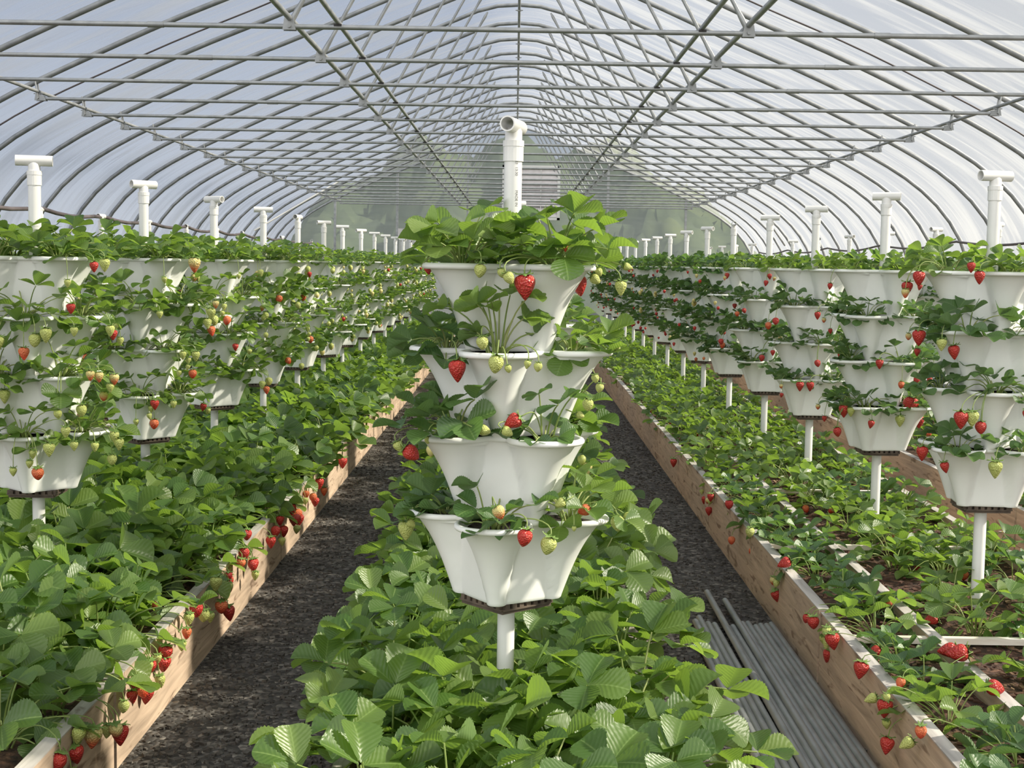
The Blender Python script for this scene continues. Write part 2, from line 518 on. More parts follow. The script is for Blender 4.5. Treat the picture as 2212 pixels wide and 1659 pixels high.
def smooth_profile(k=64):
    p = NP([(-x, z) for x, z in PROF[:0:-1]] + [(x, z) for x, z in PROF])
    d = np.concatenate([[0], np.cumsum(np.linalg.norm(np.diff(p, axis=0), axis=1))])
    # Catmull-Rom through the points
    s = np.linspace(0, d[-1], k * 2 + 1)
    m = np.gradient(p, d, axis=0)
    out = []
    for t in s:
        i = min(np.searchsorted(d, t, side='right') - 1, len(d) - 2)
        h = d[i + 1] - d[i]; u = (t - d[i]) / h
        out.append((2 * u**3 - 3 * u**2 + 1) * p[i] + (u**3 - 2 * u**2 + u) * h * m[i] + (-2 * u**3 + 3 * u**2) * p[i + 1] + (u**3 - u**2) * h * m[i + 1])
    return NP(out), s


PR, PS = smooth_profile()
PR[:, 1] += EYE
# cover film
ys = np.arange(1.6, END_D + 0.01, 0.4875 / 2)
off = 0.022
tg = np.gradient(PR, axis=0); tg /= np.linalg.norm(tg, axis=1)[:, None]
nrm = np.stack([-tg[:, 1], tg[:, 0]], 1)
V, UV = [], []
for j, y in enumerate(ys):
    ph = (y - 6.17) / 0.976
    sag = 0.018 * (math.cos(2 * PI * ph) - 1) * 0.5
    Q = PR + nrm * (off + sag)
    V.append(np.stack([Q[:, 0], np.full(len(Q), y), Q[:, 1]], 1))
    UV.append(np.stack([PS, np.full(len(PS), y)], 1))
nP = len(PR)
i, j = np.meshgrid(np.arange(len(ys) - 1), np.arange(nP - 1), indexing='ij')
Fc = np.stack([i * nP + j, i * nP + j + 1, (i + 1) * nP + j + 1, (i + 1) * nP + j], -1).reshape(-1, 4)
mb = MB(); mb.add(np.vstack(V), Fc, np.vstack(UV)); struct('ceiling', mb.mesh('ceiling', M['film']))
# end wall film
mb = MB()
Q = PR + nrm * 0.02
ring = [(x, END_D, z) for x, z in Q]
mb.add([(x, END_D, z) for x, z in Q] + [(x, END_D, 0.0) for x, z in Q], [(k, k + 1, nP + k + 1, nP + k) for k in range(nP - 1)], [(x, z) for x, z in Q] + [(x, 0) for x, z in Q])
wb = struct('wall_back', mb.mesh('wall_back', M['end_film'], False))


def prof_z(x):
    h = len(PR) // 2
    return float(np.interp(abs(x), PR[h:, 0], PR[h:, 1])) if abs(x) < 4.28 else 0


for k, (x, r) in enumerate([(-2.10, .022), (-0.86, .014), (1.62, .022), (3.0, .02), (-3.2, .02)]):
    m2 = MB(); m2.box((x - r, END_D - 0.05, 0.0), (x + r, END_D - 0.005, prof_z(x) - 0.02))
    o = obj('stud', m2.mesh('stud', M['steel'], False), wb)
m2 = MB(); m2.box((-4.2, END_D - 0.06, 0.0), (4.2, END_D - 0.01, 0.12)); obj('sill_board', m2.mesh('sill_board', M['wood_edge'], False), wb)
# pale door panel low in the end wall
m2 = MB(); m2.box((-2.06, END_D - 0.05, 0.0), (-0.95, END_D - 0.012, 1.72)); d1 = struct('door_1', m2.mesh('door_1', M['panel'], False))
m2 = MB(); m2.box((-2.08, END_D - 0.09, 1.72), (-0.93, END_D - 0.012, 1.86)); obj('door_header', m2.mesh('door_header', M['louvre'], False), d1)
m2 = MB(); m2.box((-1.53, END_D - 0.058, 0.05), (-1.49, END_D - 0.05, 1.68)); obj('centre_rail', m2.mesh('centre_rail', M['louvre'], False), d1)
# louvred shutter vent
vt = thing('shutter_vent', 'pale louvred shutter vent set in the green end wall', 'vent', TR((0.26, END_D - 0.06, EYE + 0.78)))
fw, fh = 1.02, 0.95
m2 = MB()
for lo, hi in (((-fw / 2, -.04, 0), (-fw / 2 + .05, .04, fh)), ((fw / 2 - .05, -.04, 0), (fw / 2, .04, fh)), ((-fw / 2, -.04, 0), (fw / 2, .04, .04)), ((-fw / 2, -.04, fh - .05), (fw / 2, .04, fh))):
    m2.box(lo, hi)
obj('frame', m2.mesh('vent_frame', M['pvc'], False), vt)
for k in range(9):
    z = 0.05 + k * (fh - 0.1) / 9
    m2 = MB(); m2.add([(-fw / 2 + .05, -.035, z), (fw / 2 - .05, -.035, z), (fw / 2 - .05, .02, z + .102), (-fw / 2 + .05, .02, z + .102), (-fw / 2 + .05, -.028, z), (fw / 2 - .05, -.028, z), (fw / 2 - .05, .027, z + .102), (-fw / 2 + .05, .027, z + .102)],
                      [(0, 1, 2, 3), (7, 6, 5, 4), (0, 4, 5, 1), (1, 5, 6, 2), (2, 6, 7, 3), (3, 7, 4, 0)])
    obj('blade', m2.mesh('vent_blade', M['louvre'], False), vt)
m2 = MB()
for x in (-.17, .17):
    m2.box((x - .006, -.05, .04), (x + .006, -.036, fh - .04))
obj('blade_rod', m2.mesh('vent_rod', M['pvc'], False), vt)

# wooded slope beyond the end wall
gx, gy = np.meshgrid(np.linspace(-11, 11, 90), np.linspace(34, 52, 40), indexing='ij')
rs = np.random.RandomState(3)
hz = np.clip((gy - 35) / 12, 0, 1) ** .8 * 5.2 * np.clip(1 - (np.abs(gx) / 8.6) ** 3.4, 0, 1) + (.4 * np.sin(gx * 1.9 + gy * .3) + rs.rand(*gx.shape) * .6) * np.clip((10.0 - np.abs(gx)) / 4, 0, 1) - .4
V = np.stack([gx, gy, hz], -1).reshape(-1, 3)
i, j = np.meshgrid(np.arange(89), np.arange(39), indexing='ij')
mb = MB(); mb.add(V, np.stack([i * 40 + j, (i + 1) * 40 + j, (i + 1) * 40 + j + 1, i * 40 + j + 1], -1).reshape(-1, 4)); struct('hill', mb.mesh('hill', M['hill']))

# ------------------------------------------------------------------ roof trusses
CH_Z = EYE + 1.016
CH_X = 3.10
arch_pts = [(x, 0, z) for x, z in PR[::2]]
mb = MB(); mb.tube(arch_pts, 0.018, 10); ARCH = mb.mesh('arch', M['hoop_steel'])
mb = MB(); mb.tube([(-CH_X, 0, CH_Z), (CH_X, 0, CH_Z)], 0.0112, 10)
for sx in (-1, 1):
    mb.tube([(sx * 1.55, 0, CH_Z), (sx * 1.62, 0, CH_Z)], 0.0135, 10)
TIE = mb.mesh('tie_bar', M['steel'])
WEB, GUS = [], []
for sx in (-1, 1):
    m2 = MB()
    a, b = NP([sx * 0.29, 0, EYE + 2.30]), NP([sx * 1.0, 0, CH_Z + 0.012])
    d = b - a
    m2.tube([a, a + d * .03, a + d * .06, a + d * .1, a + d * .92, a + d * .96, b], [.006, .014, .012, .0095, .0095, .013, .014], 8)
    WEB.append(m2.mesh('web_strut', M['steel']))
    m2 = MB()   # gusset with clamp at the tie bar
    for t in (-1, 1):
        y = t * 0.016
        m2.add([(sx * .972, y, CH_Z - .016), (sx * 1.03, y, CH_Z - .016), (sx * 1.022, y, CH_Z + .036), (sx * .982, y, CH_Z + .036),
                (sx * .972, y + .004, CH_Z - .016), (sx * 1.03, y + .004, CH_Z - .016), (sx * 1.022, y + .004, CH_Z + .036), (sx * .982, y + .004, CH_Z + .036)],
               [(0, 1, 2, 3), (7, 6, 5, 4), (0, 4, 5, 1), (1, 5, 6, 2), (2, 6, 7, 3), (3, 7, 4, 0)])
    m2.tube([(sx * 1.0, -.028, CH_Z), (sx * 1.0, .028, CH_Z)], .008, 8)
    GUS.append(m2.mesh('gusset', M['steel'], False))
BRK = []
for sx in (-1, 1):
    m2 = MB()
    zt = prof_z(CH_X) - 0.0
    for t in (-1, 1):
        y = t * 0.019
        m2.add([(sx * (CH_X - .055), y, CH_Z - .014), (sx * (CH_X + .02), y, CH_Z - .014), (sx * (CH_X + .012), y, CH_Z + .03), (sx * (CH_X - .04), y, CH_Z + .018),
                (sx * (CH_X - .055), y + .004, CH_Z - .014), (sx * (CH_X + .02), y + .004, CH_Z - .014), (sx * (CH_X + .012), y + .004, CH_Z + .03), (sx * (CH_X - .04), y + .004, CH_Z + .018)],
               [(0, 1, 2, 3), (7, 6, 5, 4), (0, 4, 5, 1), (1, 5, 6, 2), (2, 6, 7, 3), (3, 7, 4, 0)])
    m2.tube([(sx * CH_X, -.03, CH_Z), (sx * CH_X, .03, CH_Z)], .007, 8)
    m2.tube([(sx * (CH_X + .015), -.024, zt), (sx * (CH_X + .015), .024, zt)], .007, 8)
    for y in (-.021, .021):
        m2.tube([(sx * (CH_X - .005), y, CH_Z), (sx * (CH_X + .015), y, zt + .012)], .0055, 6)
    BRK.append(m2.mesh('end_bracket', M['steel'], False))
KS = list(range(-2, 20))
for q, k in enumerate(KS):
    y = 6.17 + 0.976 * k
    if y > END_D - 0.05:
        y = END_D - 0.07
    nm = k + 1
    lab = ('galvanised roof truss, the tie bar just above the picture' if k < -1 else 'galvanised hoop and tie bar, %s truss counted from the camera' % ORD[nm])
    t = thing('roof_truss', lab, 'roof truss', TR((0, y, 0)), 'hoop trusses of the greenhouse')
    obj('arch', ARCH, t); obj('tie_bar', TIE, t)
    for e in (0, 1):
        obj('web_strut', WEB[e], t); obj('gusset', GUS[e], t); obj('end_bracket', BRK[e], t)


def purlin(name_label, x, z, r, mat, clamps=True, offz=0.0):
    t = thing('purlin', name_label, 'purlin', None, 'lengthwise roof purlins')
    m2 = MB(); m2.tube([(x, 1.7, z), (x, END_D - .1, z)], r, 10); obj('tube', m2.mesh('purlin', mat), t)
    if clamps:
        m2 = MB()
        m2.box((-r * 1.5, -.012, -r * 1.7), (r * 1.5, .012, -r * .8))
        m2.tube([(-r * 2.6, 0, -r * 1.2), (r * 2.6, 0, -r * 1.2)], r * .32, 6)
        cm = m2.mesh('purlin_clamp', M['black'] if clamps == 'black' else M['steel'], False)
        for k in KS[:-1]:
            obj('clamp', cm, t, Matrix.Translation((x, 6.17 + .976 * k, z)))


purlin('lengthwise ridge purlin under the peak of the hoops', 0.0, EYE + 2.335, .013, M['steel'])
purlin('purlin clipped on the tie bars, inner one of the left pair', -.79, CH_Z + .022, .0112, M['steel'], 'black')
purlin('purlin clipped on the tie bars, inner one of the right pair', .80, CH_Z + .022, .0112, M['steel'], 'black')
purlin('purlin through the truss gussets, outer one of the left pair', -1.0, CH_Z + .035, .013, M['steel'], False)
purlin('purlin through the truss gussets, outer one of the right pair', 1.0, CH_Z + .035, .013, M['steel'], False)
purlin('purlin along the left ends of the tie bars', -3.10, CH_Z + .045, .0112, M['hoop_steel'])
purlin('purlin along the right ends of the tie bars', 3.10, CH_Z + .045, .0112, M['hoop_steel'])
m2 = MB(); m2.tube([(x, 9.63 + 0.02 * math.sin(q * .4), z) for q, (x, z) in enumerate(PR[2:-2:2])], .006, 6)
tag(obj('rope', m2.mesh('rope', M['hose'])), 'thin dark rope arching along the film between two hoops', 'rope')
for pa, pb, lab in (((-3.93, 21.0, EYE + .44), (-2.70, 21.4, EYE + 1.22), 'bright diagonal brace tube on the left hoops near the end wall'), ((3.68, 20.4, EYE + .68), (4.03, 20.9, EYE + .34), 'short diagonal brace tube on the right hoops near the end wall')):
    m2 = MB(); m2.tube([pa, pb], .013, 8); tag(obj('brace_tube', m2.mesh('brace_tube', M['pvc'] if pa[0] < 0 else M['steel'])), lab, 'brace')

# ------------------------------------------------------------------ pots
CL, AL = 0.140, 0.080
TH = np.linspace(0, 2 * PI, 144, endpoint=False)      # lobes at multiples of 90 degrees


def r_square(th, s, n):
    p = th - PI / 4
    return s / (np.abs(np.cos(p)) ** n + np.abs(np.sin(p)) ** n) ** (1.0 / n)


def r_sec(th, c, a, s):
    d = (th + PI / 4) % (PI / 2) - PI / 4
    disc = a ** 2 - (c * np.sin(d)) ** 2
    circ = np.where(disc > 0, c * np.cos(d) + np.sqrt(np.maximum(disc, 0)), 0)
    sq = r_square(th, s, 5)
    k = 16
    return np.minimum((circ ** k + sq ** k) ** (1 / k), c + a + .0015)


def r_top(th):
    return r_sec(th, CL, AL, .116)


RT = r_top(TH)


def ring_at(r, z):
    return np.stack([r * np.cos(TH), r * np.sin(TH), np.full(len(TH), z)], 1)


def loft(mb, rings, closed=False):
    n = len(TH)
    k = len(rings)
    i, j = np.meshgrid(np.arange(k - 1), np.arange(n), indexing='ij')
    j2 = (j + 1) % n
    mb.add(np.vstack(rings), np.stack([i * n + j, i * n + j2, (i + 1) * n + j2, (i + 1) * n + j], -1).reshape(-1, 4))


PH = 0.184
rings = []
for t in np.linspace(0, 1, 13):
    w = 0.70 * t + 0.30 * t ** 3.5
    r = r_sec(TH, .105 + (CL - .105) * w, .020 + (AL - .006 - .020) * w, .086 + (.112 - .086) * w)
    if t < .01:
        rings.append(ring_at(r * .965, -PH))
        rings.append(ring_at(r * .99, -PH + .003))
    rings.append(ring_at(r, -PH + .008 + t * (PH - .012)))
mb = MB()
loft(mb, rings)
mb.add(rings[0], [tuple(range(len(TH) - 1, -1, -1))])
inner = [ring_at(RT - .008, -.002), ring_at(RT - .019, -.016)]
loft(mb, inner[::-1])
POT_BODY = mb.mesh('pot_body', M['pot'])
mb = MB()
lip = [(-.010, -.008), (-.004, -.0095), (.004, -.009), (.0075, -.0055), (.0078, -.0015), (.005, .0025), (-.001, .004), (-.007, .002), (-.010, -.003), (-.010, -.008)]
loft(mb, [ring_at(RT + dr, z) for dr, z in lip])
POT_RIM = mb.mesh('pot_rim', M['pot'])
mb = MB()
rr = [ring_at((RT - .018) * f, -.0145 + .006 * (1 - f)) for f in (1, .8, .55, .3)]
srs = np.random.RandomState(5)
for q in rr[1:]:
    q[:, 2] += srs.rand(len(q)) * .006
loft(mb, rr); mb.add(rr[-1], [tuple(range(len(TH)))])
POT_SOIL = mb.mesh('pot_soil', M['potsoil'])

# support plate under the lowest pot
mb = MB()
h = .071
mb.box((-h, -h, -.022), (h, h, -.014))
for sgn in (-1, 1):
    mb.box((-h, sgn * h - .006, -.014), (h, sgn * h + .006, -.010))
    for k in range(7):
        x = -h + (k + .5) * 2 * h / 7
        mb.box((x - .006, sgn * h - .006, -.010), (x + .006, sgn * h + .006, 0.0))
        mb.box((sgn * h - .006, x - .006, -.010), (sgn * h + .006, x + .006, 0.0))
    mb.box((sgn * h - .006, -h, -.014), (sgn * h + .006, h, -.010))
mb.box((-h * .9, -h * .9, -.014), (h * .9, h * .9, -.001))
PLATE = mb.mesh('base_plate', M['plate'], False)
POST_TOP = EYE + .235
mb = MB(); mb.lathe([(.0195, .1), (.0195, POST_TOP)], 20); POLE = mb.mesh('pole', M['pvc'])
mb = MB(); mb.lathe([(.0195, POST_TOP - .012), (.0222, POST_TOP - .012), (.0222, POST_TOP + .02), (.0232, POST_TOP + .02), (.0232, POST_TOP + .033), (.018, POST_TOP + .034)], 20)
COLLAR = mb.mesh('collar', M['pvc'], False)
TEE_Z = EYE + .300
mb = MB(); mb.lathe([(.0188, POST_TOP + .03), (.0188, TEE_Z - .012), (.0150, TEE_Z - .004)], 20); mb.pipe((-.056, 0, TEE_Z), (.056, 0, TEE_Z), .0168, .0138, 20)
TEE = mb.mesh('tee', M['pvc'], True)

ROWN = {'L': 'left row', 'R': 'right row', 'C': 'center row', 'LL': 'far left row', 'RR': 'far right row'}
pot_lobes = {}   # (row, k, tier) -> (x, y, rimz, yaw)


def sharp_bevel(o):
    pass


def tower(row, k, x, D, base_deg, tee_yaw, pots=4, label_k=None, lean=(0, 0)):
    word = ORD[k]
    rown = ROWN[row]
    Mt = Matrix.Translation((x, D, 0))
    p = thing('tower_post', 'white pipe post with open tee, %s tower of the %s' % (word, rown), 'post', Mt, 'planter tower posts')
    obj('pole', POLE, p)
    obj('collar', COLLAR, p)
    obj('tee', TEE, p, Matrix.Rotation(tee_yaw, 4, 'Z'))
    if pots:
        zb = RIMZ - 3 * TSP - PH
        obj('base_plate', PLATE, p, Matrix.Translation((0, 0, zb - .0005)) @ Matrix.Rotation(math.radians(base_deg + 45 * 3 + 45), 4, 'Z'))
    for t in range(pots):
        jit = rnd.uniform(-9, 9) if (row, k) not in FIXED else 0
        deg = FIXED[(row, k)][t] if (row, k) in FIXED else base_deg + 45 * t + jit
        yaw = math.radians(deg) - PI / 2          # lobe azimuth 0 faces the camera (-Y), positive to the right
        zr = RIMZ - t * TSP
        pt = thing('planter_pot', 'white four-lobed pot, %s on the %s tower of the %s' % (TIER[t], word, rown), 'planter', TR((x, D, zr), yaw), 'stacked white planter pots')
        obj('body', POT_BODY, pt); obj('rim', POT_RIM, pt); obj('soil', POT_SOIL, pt)
        pot_lobes[(row, k, t)] = (x, D, zr, yaw)


FIXED = {('C', 0): [42, -10, 33, -12], ('L', 0): [48, 6, 50, 2], ('R', 0): [2, 46, -8, 40], ('R', 1): [12, 50, 20, 52], ('L', 1): [40, 4, 46, 6]}
NT = 15
tee_yaws = {('C', 0): PI / 2 - .25, ('L', 0): .25, ('L', 1): .8, ('L', 2): -.55, ('L', 3): .2, ('L', 4): PI / 2 - .2, ('L', 5): .5, ('L', 6): .1, ('L', 7): .7, ('L', 8): 0,
            ('R', 0): .3, ('R', 1): -.35, ('R', 2): -.3, ('R', 3): -.3, ('R', 4): PI / 2 - .1, ('R', 5): -.8, ('R', 6): -.6, ('R', 7): .2}
trs = random.Random(11)
CD0 = 3.07
for k in range(16):
    tower('C', k, -.008 if k == 0 else -.008 + trs.uniform(-.002, .002), CD0 + STEP * k, trs.uniform(0, 90), tee_yaws.get(('C', k), trs.uniform(0, PI)), 4 if k < 5 else 0)
for k in range(NT):
    tower('L', k, -ROWX + trs.uniform(-.01, .01), D0 + STEP * k, trs.choice([0, 45]), tee_yaws.get(('L', k), trs.uniform(0, PI)))
    tower('R', k, ROWX + trs.uniform(-.01, .01), D0 + STEP * k, trs.choice([0, 45]), tee_yaws.get(('R', k), trs.uniform(0, PI)))
OUT_D0 = 7.6
for k in range(12):
    D = OUT_D0 + STEP * k
    tower('LL', k, -3.04, D, trs.choice([0, 45]), PI / 2 + trs.uniform(-.2, .2), 4 if k < 8 else 0)
    tower('RR', k, 3.08, D, trs.choice([0, 45]), trs.uniform(0, PI), 4 if k < 8 else 0)


# faint print running down the nearest post
def pole_print(txt, z_top, size, parent, az):
    cu = bpy.data.curves.new('pipe_print', 'FONT'); cu.body = txt; cu.size = size
    to = bpy.data.objects.new('tmp_text', cu); COL.objects.link(to)
    dg = bpy.context.evaluated_depsgraph_get(); dg.update()
    me = bpy.data.meshes.new_from_object(to.evaluated_get(dg))
    bpy.data.objects.remove(to)
    r = .0198
    for v in me.vertices:
        a = az + (v.co.y - size * .35) / r
        v.co = (r * math.sin(a), -r * math.cos(a), z_top - v.co.x)
    me.materials.clear(); me.materials.append(M['ink'])
    obj('printed_mark', me, parent)


hero_post = [o for o in COL.objects if o.name.startswith('tower_post') and 'nearest tower of the center' in o['label']][0]
pole_print('23  13:30', EYE + .2245, .0088, hero_post, .42)
pole_print('MADE IN', EYE + .160, .0088, hero_post, .46)
pole_print('23  13:30', EYE + .040, .0088, hero_post, .40)

# irrigation hoses resting over the outer tees
pts = []
for q in range(0, 60):
    D = 5.6 + q * .28
    ph = ((D - OUT_D0) / STEP) % 1.0
    pts.append((-3.04, D, TEE_Z - .0 - .03 * math.sin(PI * ph) - (D - 5.6) * .003 + (0.018 if True else 0)))
m2 = MB(); m2.tube(pts, .0135, 10); tag(obj('irrigation_hose', m2.mesh('hose_left', M['hose'])), 'dark irrigation hose lying along the tees of the far left row', 'hose')
pts = []
for q in range(0, 60):
    D = 9.0 + q * .24
    ph = ((D - OUT_D0) / 2.64) % 1.0
    pts.append((4.05, D, EYE + .27 - .05 * math.sin(PI * ph)))
m2 = MB(); m2.tube(pts, .011, 10); tag(obj('irrigation_hose', m2.mesh('hose_right', M['hose'])), 'dark irrigation hose sagging along the right side wall', 'hose')

# ------------------------------------------------------------------ beds
def board(x0, y0, y1, lab, tilt=0, z1=TOPZ, seed=0):
    t = .034
    m2 = MB()
    m2.box((x0, y0, 0.0), (x0 + t, y1, z1 - .0035), 0)
    m2.box((x0 - .0008, y0, z1 - .0035), (x0 + t + .0008, y1, z1), 1)
    b = obj('bed_board', m2.mesh('bed_board', [M['wood'], M['wood_edge']], False))
    b.matrix_basis = Matrix.Translation((0, 0, 0)) @ Matrix.Rotation(tilt, 4, 'X')
    tag(b, lab, 'board', 'boards edging the raised beds')


def board_run(x0, cuts, words_, side):
    for q in range(len(cuts) - 1):
        g = .012
        board(x0, cuts[q] + g, cuts[q + 1] - g, 'pale wooden board, %s along %s' % (words_[q], side), z1=TOPZ + trs.uniform(-.004, .003))


W = [ORD[q] for q in range(12)]
board_run(BOARD_R, [1.5, 4.17, 6.6, 9.0, 11.4, 13.9, 16.3, 18.7, 21.2, 23.9], W, 'the right aisle edge of the right bed')
board_run(BOARD_IN, [1.5, 3.62, 5.05, 7.4, 9.9, 12.3, 14.8, 17.2, 19.6, 22.0, 23.9], W, 'the inner divider of the right bed')
board_run(BOARD_R2, [3.0, 6.4, 9.0, 11.6, 14.2, 16.8, 19.4, 23.9], W, 'the outer edge of the right bed')
board_run(BED3, [3.0, 6.1, 8.6, 11.2, 13.8, 16.4, 19.0, 23.9], W, 'the aisle edge of the far right bed')
board_run(BOARD_L - .034, [1.5, 3.35, 5.8, 8.2, 10.6, 13.0, 15.4, 17.8, 20.4, 23.9], W, 'the aisle edge of the left bed')
board_run(-2.12, [3.0, 8.0, 13.0, 18.0, 23.9], W, 'the outer edge of the left bed')
board_run(-.36, [1.5, 4.2, 6.7, 9.2, 11.7, 14.2, 16.7, 19.2, 23.9], W, 'the left edge of the center bed')
board_run(.326, [1.5, 4.2, 6.7, 9.2, 11.7, 14.2, 16.7, 19.2, 23.9], W, 'the right edge of the center bed')
board_run(-2.55, [5.0, 11.0, 17.0, 23.9], W, 'the edge of the far left bed')


def soil(x0, x1, lab):
    gx, gy = np.meshgrid(np.arange(x0, x1 + .001, (x1 - x0) / max(2, round((x1 - x0) / .05))), np.arange(1.6, 23.9, .06), indexing='ij')
    rs = np.random.RandomState(int(abs(x0) * 1000))
    gz = SOILZ - .012 + .02 * np.sin(gx * 17 + gy * 5) * np.sin(gy * 9) * .5 + rs.rand(*gx.shape) * .018
    a, b = gx.shape
    i, j = np.meshgrid(np.arange(a - 1), np.arange(b - 1), indexing='ij')
    m2 = MB(); m2.add(np.stack([gx, gy, gz], -1).reshape(-1, 3), np.stack([i * b + j, (i + 1) * b + j, (i + 1) * b + j + 1, i * b + j + 1], -1).reshape(-1, 4))
    tag(obj('soil', m2.mesh('soil', M['soil'])), lab, 'soil', None, 'stuff')


soil(-.326, .326, 'brown mulched soil filling the center bed')
soil(BOARD_R + .034, BOARD_IN, 'brown soil in the narrow strip of the right bed')
soil(BOARD_IN + .034, BOARD_R2, 'brown mulched soil of the right bed around the posts')
soil(BED3 + .034, 4.1, 'brown soil of the far right bed')
soil(-2.086, BOARD_L - .034, 'brown mulched soil filling the left bed')
soil(-4.1, -2.516, 'brown soil of the far left bed')

# mulch chips on the right bed, loose stones on the aisles
def scatter_chips(n, xr, yr, z, size, seed, flat=.35):
    r = np.random.RandomState(seed)
    base = NP([(-1, -1, -1), (1, -1, -1), (1, 1, -1), (-1, 1, -1), (-1, -1, 1), (1, -1, 1), (1, 1, 1), (-1, 1, 1)], dtype=float)
    fq = NP([(0, 3, 2, 1), (4, 5, 6, 7), (0, 1, 5, 4), (1, 2, 6, 5), (2, 3, 7, 6), (3, 0, 4, 7)])
    Vs, Fs = [], []
    for k in range(n):
        q = base * (.6 + .4 * r.rand(8, 1)) * NP([1, .35 + .6 * r.rand(), flat]) * size * (.5 + r.rand() ** 2 * 1.2)
        a, b = r.rand() * 2 * PI, r.randn() * .25
        ca, sa, cb, sb = math.cos(a), math.sin(a), math.cos(b), math.sin(b)
        Rm = NP([[ca, -sa, 0], [sa, ca, 0], [0, 0, 1]]) @ NP([[cb, 0, sb], [0, 1, 0], [-sb, 0, cb]])
        yy = yr[0] + (yr[1] - yr[0]) * r.rand() ** 1.6
        Vs.append(q @ Rm.T + NP([xr[0] + (xr[1] - xr[0]) * r.rand(), yy, z + size * .15]))
        Fs.append(fq + 8 * k)
    return np.vstack(Vs), np.vstack(Fs)


m2 = MB()
v, f = scatter_chips(4200, (BOARD_IN + .05, BOARD_R2 - .01), (3.2, 13), SOILZ + .003, .009, 2, .25); m2.add(v, f)
v, f = scatter_chips(1100, (BOARD_R + .05, BOARD_IN - .01), (2.6, 10), SOILZ + .003, .008, 3, .25); m2.add(v, f)
tag(obj('bark_mulch', m2.mesh('bark_mulch', M['chip'], False)), 'reddish bark chips strewn over the right bed soil', 'mulch', None, 'stuff')
m2 = MB()
v, f = scatter_chips(7000, (-.96, -.36), (2.9, 12), .001, .0062, 6, .7); m2.add(v, f)
v, f = scatter_chips(4600, (.36, .94), (3.2, 12), .001, .0062, 8, .7); m2.add(v, f)
M['stone'] = pmat('loose_stone', [(0.3, (0.035, 0.031, 0.027)), (0.55, (0.08, 0.073, 0.065)), (0.75, (0.19, 0.17, 0.15))], rough=.9, scale=18)
tag(obj('gravel', m2.mesh('gravel', M['stone'], False)), 'loose dark gravel stones covering both aisles', 'gravel', None, 'stuff')

# pale cross slats between the boards
for q in range(9):
    D = 3.92 + STEP * q
    for (xa, xb, nm) in ((BOARD_IN + .034, BOARD_R2, 'right bed between the posts'), (BOARD_R + .034, BOARD_IN, 'narrow strip of the right bed'), (-.326, .326, 'center bed')):
        if nm == 'center bed' and q > 2:
            continue
        m2 = MB(); m2.box((xa, D - .012, TOPZ - .028), (xb, D + .012, TOPZ - .010))
        tag(obj('cross_slat', m2.mesh('cross_slat', M['brace'], False)), 'pale cross slat, %s across the %s' % (ORD[q], nm), 'slat', 'cross slats bracing the beds')

# ------------------------------------------------------------------ loose conduit pipes in the right aisle
npipe = 15
ends = [1392, 1345, 1337, 1350, 1352, 1290, 1357, 1356, 1308, 1349, 1348, 1355, 1352, 1352, 1349]
for q in range(npipe):
    r = .0118
    x1 = .640 + q * .0204
    x0 = .640 + q * .0204 + .004 * math.sin(q * 2.1)
    far = at_z(1580, ends[q], .012).y
    m2 = MB(); zz = r + .002 + (.004 if q in (5, 8) else 0)
    m2.pipe((x0, 1.9, zz), (x1 + (.012 if q == 5 else 0), far, zz + (.012 if q in (5, 8) else 0)), r, r * .8, 12)
    lab = {5: 'grey conduit pipe reaching farthest out of the bundle on the gravel', 8: 'grey conduit pipe with its end second farthest out of the bundle', 14: 'grey conduit pipe lying against the right bed board', 0: 'grey conduit pipe on the outer left of the bundle by the leaves'}.get(q, 'weathered grey conduit pipe, %s from the left in the aisle bundle' % ORD[q])
    tag(obj('conduit_pipe', m2.mesh('conduit_pipe', M['pipe'])), lab, 'pipe', 'conduit pipes on the right aisle')

# ------------------------------------------------------------------ strawberry plant geometry
def leaflet(ns, nu, fold, curl, pleat, teeth):
    v = 1 - (1 - np.linspace(0, 1, ns)) ** 1.5
    w = .66 * v ** .70 * np.sqrt(np.maximum(1 - v ** 3.6, 0)) + .012
    w[-1] = .045
    yv = v.copy()
    if teeth:
        odd = (np.arange(ns) % 2 == 1)
        w = np.where(odd, w * .935, w * 1.02)
    u = np.linspace(-1, 1, nu)
    U, Vv = np.meshgrid(u, v)
    X = U * w[:, None]
    Y = np.repeat(yv[:, None], nu, 1)
    if teeth:
        Y = Y + np.where((np.abs(U) > .99) & ((np.arange(ns) % 2 == 0)[:, None]), .013, 0) * np.sin(PI * Vv)
    Z = fold * np.abs(X) ** 1.15 - curl * Vv ** 2 + pleat * np.sin(2 * PI * (8 * Vv - 2.4 * np.abs(U))) * np.abs(U) * (1 - .3 * Vv)
    Y = Y - curl * .3 * Vv ** 2
    P = np.stack([X, Y, Z], -1).reshape(-1, 3)
    i, j = np.meshgrid(np.arange(ns - 1), np.arange(nu - 1), indexing='ij')
    Fq = np.stack([i * nu + j, i * nu + j + 1, (i + 1) * nu + j + 1, (i + 1) * nu + j], -1).reshape(-1, 4)
    return P, Fq, np.stack([U * .5 + .5, Vv], -1).reshape(-1, 2)


def rot_axis(axis, a):
    return NP(Matrix.Rotation(a, 3, axis))


